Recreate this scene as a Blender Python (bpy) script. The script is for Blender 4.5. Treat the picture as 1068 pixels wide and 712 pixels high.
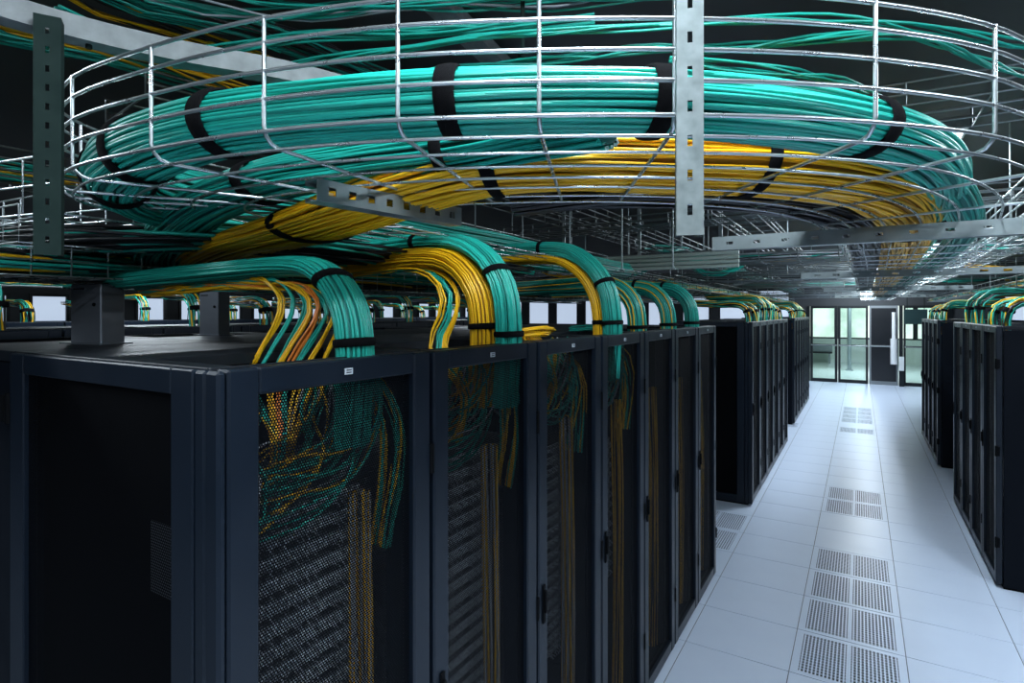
import bpy, math, random
from mathutils import Vector, Matrix

# ------------------------------------------------------------------ camera, world, exposure
scene = bpy.context.scene
for o in list(bpy.data.objects):
    bpy.data.objects.remove(o)
COL = scene.collection
rng = random.Random(7)

FPX, YAW, HY, CAMH = 599.4, math.radians(31.24), 325.7, 2.114
cam_d = bpy.data.cameras.new('camera')
cam = bpy.data.objects.new('camera', cam_d)
COL.objects.link(cam)
cam.location = (0, 0, CAMH)
cam.rotation_euler = (math.pi / 2, 0, YAW)
cam_d.sensor_width = 36
cam_d.lens = FPX / 1068 * 36
cam_d.shift_y = (HY - 356) / 1068
cam_d.clip_start = 0.02
cam_d.clip_end = 200
scene.camera = cam

world = bpy.data.worlds.new('world')
scene.world = world
world.use_nodes = True
world.node_tree.nodes['Background'].inputs[0].default_value = (0.55, 0.75, 1.0, 1)
world.node_tree.nodes['Background'].inputs[1].default_value = 0.012

vs = scene.view_settings
vs.view_transform = 'Standard'
vs.look = 'None'
vs.gamma = 1
vs.use_curve_mapping = False
vs.exposure = 0.25

CEIL = 3.45
LAMP_W = 46.0
CS, SN = math.cos(YAW), math.sin(YAW)


def ray(px, py):
    r = (px - 534) / FPX
    return (-SN + r * CS, CS + r * SN, (HY - py) / FPX)


def at_z(px, py, z):
    d = ray(px, py)
    t = (z - CAMH) / d[2]
    return (d[0] * t, d[1] * t, z)


def at_y(px, py, y):
    d = ray(px, py)
    t = y / d[1]
    return (d[0] * t, y, CAMH + d[2] * t)


# ------------------------------------------------------------------ materials
MATS = {}


def mat(name, color, rough=0.5, metal=0.0, var=0.0, bump=0.0, bscale=60.0, emit=None, estr=0.0, spec=0.5,
        noise=None, coat=0.0):
    m = bpy.data.materials.new(name)
    m.use_nodes = True
    nt = m.node_tree
    b = nt.nodes['Principled BSDF']
    b.inputs['Base Color'].default_value = (*color, 1)
    b.inputs['Roughness'].default_value = rough
    b.inputs['Metallic'].default_value = metal
    b.inputs['Specular IOR Level'].default_value = spec
    if coat:
        b.inputs['Coat Weight'].default_value = coat
    src = None
    if noise:
        tc = nt.nodes.new('ShaderNodeTexCoord')
        nz = nt.nodes.new('ShaderNodeTexNoise')
        nz.inputs['Scale'].default_value = noise[0]
        nz.inputs['Detail'].default_value = 6
        nt.links.new(tc.outputs['Object'], nz.inputs['Vector'])
        mx = nt.nodes.new('ShaderNodeMix')
        mx.data_type = 'RGBA'
        mx.inputs[6].default_value = (*color, 1)
        mx.inputs[7].default_value = (*noise[1], 1)
        nt.links.new(nz.outputs['Fac'], mx.inputs[0])
        nt.links.new(mx.outputs[2], b.inputs['Base Color'])
        src = mx.outputs[2]
        rr = nt.nodes.new('ShaderNodeMapRange')
        rr.inputs['To Min'].default_value = rough * 0.75
        rr.inputs['To Max'].default_value = min(1, rough * 1.3)
        nt.links.new(nz.outputs['Fac'], rr.inputs['Value'])
        nt.links.new(rr.outputs['Result'], b.inputs['Roughness'])
    if var:
        oi = nt.nodes.new('ShaderNodeObjectInfo')
        hs = nt.nodes.new('ShaderNodeHueSaturation')
        mr = nt.nodes.new('ShaderNodeMapRange')
        mr.inputs['To Min'].default_value = 1 - var
        mr.inputs['To Max'].default_value = 1 + var
        nt.links.new(oi.outputs['Random'], mr.inputs['Value'])
        nt.links.new(mr.outputs['Result'], hs.inputs['Value'])
        if src:
            nt.links.new(src, hs.inputs['Color'])
        else:
            hs.inputs['Color'].default_value = (*color, 1)
        nt.links.new(hs.outputs['Color'], b.inputs['Base Color'])
    if bump:
        tc = nt.nodes.new('ShaderNodeTexCoord')
        nz = nt.nodes.new('ShaderNodeTexNoise')
        nz.inputs['Scale'].default_value = bscale
        bp = nt.nodes.new('ShaderNodeBump')
        bp.inputs['Strength'].default_value = bump
        bp.inputs['Distance'].default_value = 0.003
        nt.links.new(tc.outputs['Object'], nz.inputs['Vector'])
        nt.links.new(nz.outputs['Fac'], bp.inputs['Height'])
        nt.links.new(bp.outputs['Normal'], b.inputs['Normal'])
    if emit:
        b.inputs['Emission Color'].default_value = (*emit, 1)
        b.inputs['Emission Strength'].default_value = estr
    MATS[name] = m
    return m


TEAL = mat('teal_cable', (0.014, 0.37, 0.295), 0.32, var=0.25)
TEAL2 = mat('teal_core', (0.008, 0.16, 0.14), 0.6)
YEL = mat('yellow_cable', (0.86, 0.48, 0.010), 0.34, var=0.2)
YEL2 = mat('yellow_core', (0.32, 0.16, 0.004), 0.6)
BLKC = mat('black_cable', (0.012, 0.013, 0.016), 0.35, var=0.3)
GRYC = mat('grey_cable', (0.35, 0.38, 0.42), 0.4, var=0.2)
ORG = mat('orange_cable', (0.75, 0.22, 0.03), 0.4)
STRAP = mat('black_strap', (0.004, 0.004, 0.005), 0.9, spec=.1, bump=1.0, bscale=900)
WIRE = mat('zinc_wire', (0.62, 0.66, 0.68), 0.28, 0.9, noise=(25, (0.45, 0.5, 0.52)))
WIREB = mat('dimmed_zinc_wire', (0.30, 0.33, 0.34), 0.32, 0.85, noise=(25, (0.16, 0.19, 0.19)))  # zinc wire colour darkened to offset lamplight on the background trays
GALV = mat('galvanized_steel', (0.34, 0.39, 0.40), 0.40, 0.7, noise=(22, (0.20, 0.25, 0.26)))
GALVD = mat('shadowed_strut_steel', (0.010, 0.022, 0.019), 0.75, 0.0, noise=(18, (0.005, 0.012, 0.011)), spec=.12)  # steel colour darkened to stand for shadow on the left strut
WHITEB = mat('white_painted_rail', (0.07, 0.08, 0.082), 0.6, 0.0, noise=(30, (0.24, 0.26, 0.265)), spec=.2)
RACK = mat('black_rack_paint', (0.0045, 0.0085, 0.0155), 0.36, noise=(8, (0.006, 0.011, 0.020)), bump=0.08, bscale=500, spec=0.32)
RACKS = mat('black_side_panel_paint', (0.003, 0.0045, 0.008), 0.5, noise=(8, (0.004, 0.006, 0.010)), spec=0.08)
RACKD = mat('dark_rack_inside', (0.002, 0.0025, 0.0035), 0.7, spec=.08)
ROOFM = mat('rack_roof_paint', (0.006, 0.008, 0.012), 0.45, noise=(6, (0.011, 0.014, 0.019)), spec=.25)
PLATE = mat('label_plate', (0.5, 0.55, 0.6), 0.4)
PALE = mat('pale_conduit', (0.42, 0.50, 0.45), 0.5)
GALVU = mat('mottled_strut_steel', (0.24, 0.28, 0.285), 0.45, 0.55, noise=(45, (0.07, 0.09, 0.09)))
INK = mat('label_ink', (0.03, 0.03, 0.04), 0.6)
BRK = mat('grey_bracket_steel', (0.17, 0.19, 0.22), 0.4, 0.6, noise=(9, (0.11, 0.125, 0.15)))
SRV = mat('server_face', (0.16, 0.18, 0.20), 0.4, 0.3)
PORT = mat('patch_port', (0.75, 0.82, 0.88), 0.35, var=0.1)
TILE = mat('floor_tile_laminate', (0.54, 0.63, 0.79), 0.36, noise=(5, (0.60, 0.69, 0.84)), spec=0.4)
FBASE = mat('floor_joint', (0.10, 0.12, 0.15), 0.7)
VOID = mat('vent_void', (0.006, 0.007, 0.01), 0.9)
CEILM = mat('dark_ceiling', (0.030, 0.031, 0.034), 0.8, noise=(3, (0.07, 0.071, 0.075)))
WALLM = mat('dark_wall', (0.035, 0.04, 0.046), 0.7, noise=(2, (0.05, 0.055, 0.06)))
LOBW = mat('lobby_wall', (0.55, 0.60, 0.58), 0.7, noise=(1.2, (0.62, 0.68, 0.62)))
LOBF = mat('lobby_floor', (0.42, 0.47, 0.46), 0.4)
DFRAME = mat('door_frame_black', (0.010, 0.014, 0.017), 0.35, 0.3)
DFRAMEL = mat('door_frame_light', (0.26, 0.29, 0.31), 0.4, 0.5)
DARKP = mat('dark_infill_panel', (0.012, 0.014, 0.018), 0.25)
WHITE = mat('white_plastic', (0.8, 0.83, 0.85), 0.4)
SIGN = mat('dark_teal_sign', (0.006, 0.03, 0.032), 0.4)
LAMP = mat('lamp_tube', (0.9, 0.95, 1), 0.4, emit=(0.85, 0.93, 1.0), estr=12)
WINE = mat('daylit_window_pane', (0.6, 0.66, 0.72), 0.2, emit=(0.62, 0.75, 0.95), estr=0.62)
WING = mat('daylit_garden_pane', (0.5, 0.6, 0.5), 0.2)
nt = WING.node_tree
b = nt.nodes['Principled BSDF']
tc = nt.nodes.new('ShaderNodeTexCoord')
nz = nt.nodes.new('ShaderNodeTexNoise')
nz.inputs['Scale'].default_value = 1.1
nz.inputs['Detail'].default_value = 3
cr = nt.nodes.new('ShaderNodeValToRGB')
cr.color_ramp.elements[0].position = 0.36
cr.color_ramp.elements[0].color = (0.45, 0.58, 0.53, 1)
cr.color_ramp.elements[1].position = 0.6
cr.color_ramp.elements[1].color = (0.92, 0.98, 0.94, 1)
nt.links.new(tc.outputs['Object'], nz.inputs['Vector'])
nt.links.new(nz.outputs['Fac'], cr.inputs['Fac'])
nt.links.new(cr.outputs['Color'], b.inputs['Emission Color'])
b.inputs['Emission Strength'].default_value = 1.15

# clear glass
GLASS = bpy.data.materials.new('clear_glass')
GLASS.use_nodes = True
nt = GLASS.node_tree
nt.nodes.clear()
out = nt.nodes.new('ShaderNodeOutputMaterial')
tr = nt.nodes.new('ShaderNodeBsdfTransparent')
tr.inputs[0].default_value = (0.86, 0.95, 0.92, 1)
gl = nt.nodes.new('ShaderNodeBsdfGlossy')
gl.inputs['Roughness'].default_value = 0.03
ms = nt.nodes.new('ShaderNodeMixShader')
ms.inputs[0].default_value = 0.08
nt.links.new(tr.outputs[0], ms.inputs[1])
nt.links.new(gl.outputs[0], ms.inputs[2])
nt.links.new(ms.outputs[0], out.inputs[0])


def perforated(name, pitch, hole, color):
    """black sheet punched with a staggered grid of round holes (object coordinates)"""
    m = bpy.data.materials.new(name)
    m.use_nodes = True
    nt = m.node_tree
    N, Lk = nt.nodes, nt.links
    bs = N['Principled BSDF']
    bs.inputs['Base Color'].default_value = (*color, 1)
    bs.inputs['Roughness'].default_value = 0.6
    bs.inputs['Specular IOR Level'].default_value = 0.06
    out = N['Material Output']
    tc = N.new('ShaderNodeTexCoord')
    sp = N.new('ShaderNodeSeparateXYZ')
    Lk.new(tc.outputs['Object'], sp.inputs[0])

    def ma(op, a, b=None):
        n = N.new('ShaderNodeMath')
        n.operation = op
        for i, v in enumerate((a, b)):
            if v is None:
                continue
            if isinstance(v, (int, float)):
                n.inputs[i].default_value = v
            else:
                Lk.new(v, n.inputs[i])
        return n.outputs[0]
    hsum = ma('ADD', sp.outputs[0], sp.outputs[1])
    v = ma('DIVIDE', sp.outputs[2], pitch * 0.866)
    row = ma('FLOOR', v)
    par = ma('MODULO', ma('ADD', row, 4000), 2)
    u = ma('ADD', ma('DIVIDE', hsum, pitch), ma('MULTIPLY', par, 0.5))
    fu = ma('SUBTRACT', ma('FRACT', ma('ADD', u, 4000)), 0.5)
    fv = ma('MULTIPLY', ma('SUBTRACT', ma('SUBTRACT', v, row), 0.5), 0.866)
    dd = ma('ADD', ma('MULTIPLY', fu, fu), ma('MULTIPLY', fv, fv))
    ishole = ma('LESS_THAN', dd, hole * hole)
    t = N.new('ShaderNodeBsdfTransparent')
    mx = N.new('ShaderNodeMixShader')
    Lk.new(ishole, mx.inputs[0])
    Lk.new(bs.outputs[0], mx.inputs[1])
    Lk.new(t.outputs[0], mx.inputs[2])
    Lk.new(mx.outputs[0], out.inputs[0])
    return m


PERF = perforated('perforated_door_sheet', 0.0065, 0.285, (0.0025, 0.0032, 0.0048))
PERF2 = perforated('perforated_end_sheet', 0.0065, 0.30, (0.0015, 0.0018, 0.0028))

# ------------------------------------------------------------------ mesh helpers


class MB:
    def __init__(self):
        self.v, self.f, self.smooth = [], [], []

    def add(self, vs, fs, smooth=False):
        n = len(self.v)
        self.v.extend(vs)
        self.f.extend([tuple(i + n for i in f) for f in fs])
        self.smooth.extend([smooth] * len(fs))
        return self

    def box(self, a, b, bev=0.0):
        x0, y0, z0 = (min(a[i], b[i]) for i in range(3))
        x1, y1, z1 = (max(a[i], b[i]) for i in range(3))
        if bev <= 0:
            self.add([(x0, y0, z0), (x1, y0, z0), (x1, y1, z0), (x0, y1, z0), (x0, y0, z1), (x1, y0, z1), (x1, y1, z1), (x0, y1, z1)],
                     [(0, 3, 2, 1), (4, 5, 6, 7), (0, 1, 5, 4), (1, 2, 6, 5), (2, 3, 7, 6), (3, 0, 4, 7)])
            return self
        # chamfered box: three quads per corner region
        e = min(bev, (x1 - x0) / 2.01, (y1 - y0) / 2.01, (z1 - z0) / 2.01)
        vs, idx = [], {}
        for sx in (0, 1):
            for sy in (0, 1):
                for sz in (0, 1):
                    X, Y, Z = (x0, x1)[sx], (y0, y1)[sy], (z0, z1)[sz]
                    ex, ey, ez = (e if not sx else -e), (e if not sy else -e), (e if not sz else -e)
                    for ax, p in enumerate(((X, Y + ey, Z + ez), (X + ex, Y, Z + ez), (X + ex, Y + ey, Z))):
                        idx[sx, sy, sz, ax] = len(vs)
                        vs.append(p)
        fs = []

        def k(s, ax):
            return idx[s[0], s[1], s[2], ax]
        for ax in range(3):
            o1, o2 = (ax + 1) % 3, (ax + 2) % 3
            for s in (0, 1):
                q = []
                for a1, a2 in ((0, 0), (1, 0), (1, 1), (0, 1)):
                    c = [0, 0, 0]
                    c[ax], c[o1], c[o2] = s, a1, a2
                    q.append(k(c, ax))
                fs.append(tuple(q if s else q[::-1]))
            for a1 in (0, 1):
                for a2 in (0, 1):
                    c0, c1 = [0, 0, 0], [0, 0, 0]
                    c0[ax], c1[ax] = 0, 1
                    c0[o1] = c1[o1] = a1
                    c0[o2] = c1[o2] = a2
                    q = (k(c0, o1), k(c1, o1), k(c1, o2), k(c0, o2))
                    fs.append(q if (a1 == a2) else q[::-1])
        for sx in (0, 1):
            for sy in (0, 1):
                for sz in (0, 1):
                    q = tuple(idx[sx, sy, sz, a] for a in range(3))
                    fs.append(q if (sx + sy + sz) % 2 else q[::-1])
        return self.add(vs, fs)

    def tube(self, pts, r, sides=6, caps=True, phase=0.0):
        T = frames(pts)
        vs, fs = [], []
        n = len(pts)
        cs = [(math.cos(2 * math.pi * k / sides + phase), math.sin(2 * math.pi * k / sides + phase)) for k in range(sides)]
        for p, (t, s, u) in zip(pts, T):
            for c, sn_ in cs:
                vs.append((p[0] + r * (s[0] * c + u[0] * sn_), p[1] + r * (s[1] * c + u[1] * sn_), p[2] + r * (s[2] * c + u[2] * sn_)))
        for i in range(n - 1):
            for k in range(sides):
                k2 = (k + 1) % sides
                fs.append((i * sides + k, i * sides + k2, (i + 1) * sides + k2, (i + 1) * sides + k))
        self.add(vs, fs, True)
        if caps:
            self.add([vs[k] for k in range(sides)], [tuple(range(sides))[::-1]])
            self.add([vs[(n - 1) * sides + k] for k in range(sides)], [tuple(range(sides))])
        return self

    def mesh(self, name, m):
        me = bpy.data.meshes.new(name)
        me.from_pydata(self.v, [], self.f)
        me.polygons.foreach_set('use_smooth', self.smooth)
        if m:
            me.materials.append(m)
        me.update()
        return me

    def build(self, name, m, parent=None):
        return link(name, self.mesh(name, m), parent)


def link(name, data, parent=None):
    o = bpy.data.objects.new(name, data)
    COL.objects.link(o)
    if parent is not None:
        o.parent = parent
    return o


def thing(name, label, cat, loc=(0, 0, 0), rz=0.0, group=None):
    o = link(name, None)
    o.empty_display_size = 0.1
    o.location = loc
    o.rotation_euler = (0, 0, rz)
    return tag(o, label, cat, group)


def tag(o, label, cat, group=None):
    o['label'] = label
    o['category'] = cat
    if group:
        o['group'] = group
    return o


def struct(o, label=None, cat=None):
    o['kind'] = 'structure'
    if label:
        o['label'] = label
    if cat:
        o['category'] = cat
    return o


def copy_tree(o, parent=None):
    c = o.copy()
    COL.objects.link(c)
    if parent is not None:
        c.parent = parent
    for ch in CHILDREN(o):
        copy_tree(ch, c)
    return c


def CHILDREN(o):
    return list(o.children)


def nth(i):
    tens = {2: 'twenty', 3: 'thirty'}
    return ORD[i] if i < 20 else ('%s-%s' % (tens[(i + 1) // 10], ORD[(i + 1) % 10 - 1]) if (i + 1) % 10 else 'thirtieth')


def vsub(a, b): return (a[0] - b[0], a[1] - b[1], a[2] - b[2])
def vlen(a): return math.sqrt(a[0] * a[0] + a[1] * a[1] + a[2] * a[2])
def vn(a):
    l = vlen(a) or 1e-9
    return (a[0] / l, a[1] / l, a[2] / l)
def cross(a, b): return (a[1] * b[2] - a[2] * b[1], a[2] * b[0] - a[0] * b[2], a[0] * b[1] - a[1] * b[0])
def dot(a, b): return a[0] * b[0] + a[1] * b[1] + a[2] * b[2]


def spline(ctrl, step=None, n=None):
    """centripetal Catmull-Rom through ctrl, resampled evenly"""
    P = [tuple(p) for p in ctrl]
    P = [tuple(2 * P[0][i] - P[1][i] for i in range(3))] + P + [tuple(2 * P[-1][i] - P[-2][i] for i in range(3))]
    out = []
    for i in range(1, len(P) - 2):
        p0, p1, p2, p3 = P[i - 1:i + 3]
        t0 = 0
        t1 = t0 + max(vlen(vsub(p1, p0)), 1e-6) ** .5
        t2 = t1 + max(vlen(vsub(p2, p1)), 1e-6) ** .5
        t3 = t2 + max(vlen(vsub(p3, p2)), 1e-6) ** .5
        for j in range(16):
            t = t1 + (t2 - t1) * j / 16
            q = []
            for k in range(3):
                a1 = (t1 - t) / (t1 - t0) * p0[k] + (t - t0) / (t1 - t0) * p1[k]
                a2 = (t2 - t) / (t2 - t1) * p1[k] + (t - t1) / (t2 - t1) * p2[k]
                a3 = (t3 - t) / (t3 - t2) * p2[k] + (t - t2) / (t3 - t2) * p3[k]
                b1 = (t2 - t) / (t2 - t0) * a1 + (t - t0) / (t2 - t0) * a2
                b2 = (t3 - t) / (t3 - t1) * a2 + (t - t1) / (t3 - t1) * a3
                q.append((t2 - t) / (t2 - t1) * b1 + (t - t1) / (t2 - t1) * b2)
            out.append(tuple(q))
    out.append(P[-2])
    L = [0]
    for a, b_ in zip(out, out[1:]):
        L.append(L[-1] + vlen(vsub(b_, a)))
    tot = L[-1]
    if n is None:
        n = max(3, int(tot / step) + 1)
    res, j = [], 0
    for i in range(n):
        s = tot * i / (n - 1)
        while j < len(L) - 2 and L[j + 1] < s:
            j += 1
        w = (s - L[j]) / max(L[j + 1] - L[j], 1e-9)
        res.append(tuple(out[j][k] + (out[j + 1][k] - out[j][k]) * w for k in range(3)))
    return res


def adaptive(pts, near, far):
    """thin out an even polyline away from the camera (longer steps farther off)"""
    out = [pts[0]]
    acc = 0
    for a, b_ in zip(pts, pts[1:-1]):
        acc += vlen(vsub(b_, a))
        d = math.hypot(b_[0], b_[1])
        if acc >= near + (far - near) * min(1, max(0, (d - 2) / 5)):
            out.append(b_)
            acc = 0
    out.append(pts[-1])
    return out


def frames(pts, side0=None):
    n = len(pts)
    T = []
    for i in range(n):
        a, b_ = pts[max(0, i - 1)], pts[min(n - 1, i + 1)]
        T.append(vn(vsub(b_, a)))
    s = side0
    if s is None:
        s = cross(T[0], (0, 0, 1))
        if vlen(s) < 1e-3:
            s = (1, 0, 0)
    out = []
    for t in T:
        k = dot(s, t)
        s = vn((s[0] - k * t[0], s[1] - k * t[1], s[2] - k * t[2]))
        out.append((t, s, cross(s, t)))
    return out


def interp(tab, t):
    if isinstance(tab, (int, float)):
        return tab
    for (t0, v0), (t1, v1) in zip(tab, tab[1:]):
        if t <= t1:
            w = (t - t0) / max(t1 - t0, 1e-9)
            w = max(0, min(1, w))
            w = w * w * (3 - 2 * w)
            return v0 + (v1 - v0) * w
    return tab[-1][1]


def bundle(name, label, ctrl, A, B, n, mats, r=0.0037, core=None, straps=(), wander=0.25, wob=0.05, step=0.03, far=0.35,
           group=None, cat='cable bundle', fill=1, strapw=0.032, sides=5, flat=None, bundle_side=None):
    """strands lie round an elliptical section (half sizes A sideways, B up) that follows ctrl; straps are positions 0..1"""
    pts = adaptive(spline(ctrl, step=step), step, far)
    F = frames(pts, bundle_side)
    L = [0]
    for a, b_ in zip(pts, pts[1:]):
        L.append(L[-1] + vlen(vsub(b_, a)))
    tot = L[-1]
    root = thing(name, label, cat, pts[len(pts) // 2] if False else (0, 0, 0), 0, group)
    base = pts[0]
    root.location = base
    k = 0
    for ring in range(fill):
        f = 1 - ring * 0.28
        nn = max(3, int(n * f))
        for i in range(nn):
            th0 = 2 * math.pi * (i + rng.uniform(-.3, .3)) / nn
            ph, ph2, fr = rng.uniform(0, 6.28), rng.uniform(0, 6.28), rng.uniform(0.7, 1.6)
            rad = f * rng.uniform(0.93, 1.05)
            line = []
            for j, (p, (t, s, u)) in enumerate(zip(pts, F)):
                x = L[j]
                th = th0 + wander * math.sin(fr * 3.1 * x + ph) * 2 * math.pi / nn * 2
                rr = rad + wob * math.sin(fr * 5.3 * x + ph2)
                a, b_ = interp(A, x / tot), interp(B, x / tot)
                ca, sb = math.cos(th) * a * rr, math.sin(th) * b_ * rr
                line.append((p[0] - base[0] + s[0] * ca + u[0] * sb, p[1] - base[1] + s[1] * ca + u[1] * sb, p[2] - base[2] + s[2] * ca + u[2] * sb))
            m = mats[k % len(mats)] if not callable(mats) else mats(th0, k)
            MB().tube(line, r, sides).build('cable', m, root)
            k += 1
    if core:
        vs, fs = [], []
        S = 14
        for j, (p, (t, s, u)) in enumerate(zip(pts, F)):
            a, b_ = interp(A, L[j] / tot) * .88, interp(B, L[j] / tot) * .88
            for q in range(S):
                c_, s_ = math.cos(2 * math.pi * q / S) * a, math.sin(2 * math.pi * q / S) * b_
                vs.append(tuple(p[i] - base[i] + s[i] * c_ + u[i] * s_ for i in range(3)))
        for j in range(len(pts) - 1):
            for q in range(S):
                q2 = (q + 1) % S
                fs.append((j * S + q, j * S + q2, (j + 1) * S + q2, (j + 1) * S + q))
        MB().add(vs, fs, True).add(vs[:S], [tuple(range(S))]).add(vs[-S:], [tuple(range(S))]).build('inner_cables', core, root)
    for sp in straps:
        if isinstance(sp, tuple):          # (pixel column, lower, upper limit of the position): the band seen at that column
            best = None
            for j, p in enumerate(pts):
                tt = L[j] / tot
                if sp[0] == 'z':
                    e = abs(p[2] - sp[1])
                    if tt > .35 and (best is None or e < best[0]):
                        best = (e, tt)
                    continue
                dd = -p[0] * SN + p[1] * CS
                if sp[1] <= tt <= sp[2] and dd > .2:
                    e = abs(534 + FPX * (p[0] * CS + p[1] * SN) / dd - sp[0])
                    if best is None or e < best[0]:
                        best = (e, tt)
            sp = best[1]
        # a band of given width round the section
        x0 = sp * tot
        vs, fs = [], []
        S = 28
        rows = []
        for dx, off in ((-.5, 0.0005), (-.46, .004), (-.15, .0055), (.15, .0055), (.46, .004), (.5, .0005)):
            x = x0 + dx * strapw
            j = max(0, min(len(L) - 2, next((q for q in range(len(L) - 1) if L[q + 1] >= x), len(L) - 2)))
            w = (x - L[j]) / max(L[j + 1] - L[j], 1e-9)
            p = tuple(pts[j][i] + (pts[j + 1][i] - pts[j][i]) * w for i in range(3))
            s = vn(tuple(F[j][1][i] * (1 - w) + F[j + 1][1][i] * w for i in range(3)))
            u = vn(tuple(F[j][2][i] * (1 - w) + F[j + 1][2][i] * w for i in range(3)))
            a, b_ = interp(A, x / tot) * 1.04 + r + off, interp(B, x / tot) * 1.04 + r + off
            for q in range(S):
                c_, s_ = math.cos(2 * math.pi * q / S) * a, math.sin(2 * math.pi * q / S) * b_
                vs.append(tuple(p[i] - base[i] + s[i] * c_ + u[i] * s_ for i in range(3)))
        for j in range(5):
            for q in range(S):
                q2 = (q + 1) % S
                fs.append((j * S + q, j * S + q2, (j + 1) * S + q2, (j + 1) * S + q))
        st = MB().add(vs, fs, True).build('strap', STRAP, root)
    return root


ORD = ['first', 'second', 'third', 'fourth', 'fifth', 'sixth', 'seventh', 'eighth', 'ninth', 'tenth', 'eleventh', 'twelfth',
       'thirteenth', 'fourteenth', 'fifteenth', 'sixteenth', 'seventeenth', 'eighteenth', 'nineteenth', 'twentieth']

# ------------------------------------------------------------------ room shell
XL, XR, YN, YF = -13.0, 7.0, -3.5, 20.0
fl = MB().box((XL, YN, -0.2), (XR, YF + 8.2, -0.004)).build('floor', FBASE)
struct(fl, 'raised floor of pale blue-grey tiles running down the aisle', 'floor')
struct(MB().box((XL, YN, CEIL), (XR, YF, CEIL + .2)).build('ceiling', CEILM), 'dark grey ceiling above the cable trays', 'ceiling')
struct(MB().box((XR, YN, 0), (XR + .2, YF, CEIL)).build('wall_right', WALLM), 'dark wall on the right beyond the racks', 'wall')
struct(MB().box((XL, YN - .2, 0), (XR, YN, CEIL)).build('wall_near', WALLM), 'dark wall behind the photographer', 'wall')

# tiles
TX0, TY0, TW, TL = -0.362, 3.742, 0.6, 0.532
G = 0.0045
tile_me = MB().box((-TW / 2 + G / 2, -TL / 2 + G / 2, -0.004), (TW / 2 - G / 2, TL / 2 - G / 2, 0), 0.0012).mesh('floor_tile', TILE)
# vented tile: rim of the tile, then grille bars over a black void
mb = MB()
x0, x1, y0, y1 = -TW / 2 + G / 2, TW / 2 - G / 2, -TL / 2 + G / 2, TL / 2 - G / 2
rx, ry, mid = 0.042, 0.04, 0.012
mb.box((x0, y0, -.004), (x0 + rx, y1, 0)).box((x1 - rx, y0, -.004), (x1, y1, 0))
mb.box((x0 + rx, y0, -.004), (x1 - rx, y0 + ry, 0)).box((x0 + rx, y1 - ry, -.004), (x1 - rx, y1, 0))
mb.box((-mid, y0 + ry, -.004), (mid, y1 - ry, 0))
vent_me = mb.mesh('vented_tile_rim', TILE)
mb = MB()
for hx0, hx1 in ((x0 + rx, -mid), (mid, x1 - rx)):
    nb = 12
    for i in range(nb):
        xc = hx0 + (hx1 - hx0) * (i + .5) / nb
        w = (hx1 - hx0) / nb * 0.21
        if i < nb:
            mb.box((xc - w, y0 + ry, -.0035), (xc + w, y1 - ry, -.0003))
    nr = 15
    for j in range(1, nr):
        yc = y0 + ry + (y1 - y0 - 2 * ry) * j / nr
        mb.box((hx0, yc - .0032, -.0036), (hx1, yc + .0032, -.0006))
grille_me = mb.mesh('grille', TILE)
void_me = MB().add([(x0 + rx, y0 + ry, -.0038), (x1 - rx, y0 + ry, -.0038), (x1 - rx, y1 - ry, -.0038), (x0 + rx, y1 - ry, -.0038)],
                   [(0, 1, 2, 3)]).mesh('vent_void', VOID)
vents = {(0, 0), (0, 1), (0, 2), (0, 3), (0, 6), (0, 7), (-2, 3), (-2, 4), (0, 17), (0, 18), (0, 19), (0, 20), (0, 15), (-2, 15)}
cells = []
for k in range(-10, 31):
    yc = TY0 + (k + .5) * TL
    for i in range(-4, 4):
        xc = TX0 + (i + .5) * TW
        if i in (-1, 0, 1) or (i == 2) or (i == -2 and k >= -1) or (i < -1 and (4.5 < yc < 7.0 or 10.0 < yc < 12.3 or yc > 15.4)) or (i > 2 and (yc < 6.1 or 7.7 < yc < 10.0 or yc > 11.9)):
            if xc > 2 and yc < 3 or (xc < -1.3 and yc < 4.5 and i < -2):
                continue
            cells.append((i, k, xc, yc))
for i, k, xc, yc in cells:
    if (i, k) in vents:
        o = link('vented_tile', vent_me, fl)
        o.location = (xc, yc, 0)
        link('grille', grille_me, o)
        link('vent_void', void_me, o)
    else:
        o = link('floor_tile', tile_me, fl)
        o.location = (xc, yc, 0)

# left wall with windows, far wall with windows and the glass entrance
WN = [0]


def window(p0, p1, zb, zt, m, axis):
    """frame + pane between p0 and p1 along the wall"""
    WN[0] += 1
    n = 'window_%d' % WN[0]
    mb = MB()
    t = 0.05
    if axis == 'y':
        x = p0[0]
        for (a0, a1, c0, c1) in ((p0[1], p1[1], zb, zb + t), (p0[1], p1[1], zt - t, zt), (p0[1], p0[1] + t, zb + t, zt - t), (p1[1] - t, p1[1], zb + t, zt - t)):
            mb.box((x - .06, a0, c0), (x + .03, a1, c1))
        fr = mb.build(n, DFRAME)
        MB().box((x - .02, p0[1] + t, zb + t), (x - .01, p1[1] - t, zt - t)).build('pane', m, fr)
    else:
        y = p0[1]
        for (a0, a1, c0, c1) in ((p0[0], p1[0], zb, zb + t), (p0[0], p1[0], zt - t, zt), (p0[0], p0[0] + t, zb + t, zt - t), (p1[0] - t, p1[0], zb + t, zt - t)):
            mb.box((a0, y - .03, c0), (a1, y + .06, c1))
        fr = mb.build(n, DFRAME)
        MB().box((p0[0] + t, y + .01, zb + t), (p1[0] - t, y + .02, zt - t)).build('pane', m, fr)
    struct(fr, 'daylit window in the %s wall, %s from its left end' % (('left', 'far')[axis == 'x'], nth(WN[0] - 1 if axis == 'y' else WN[0] - 1 - len(spans))), 'window')
    return fr


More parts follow.
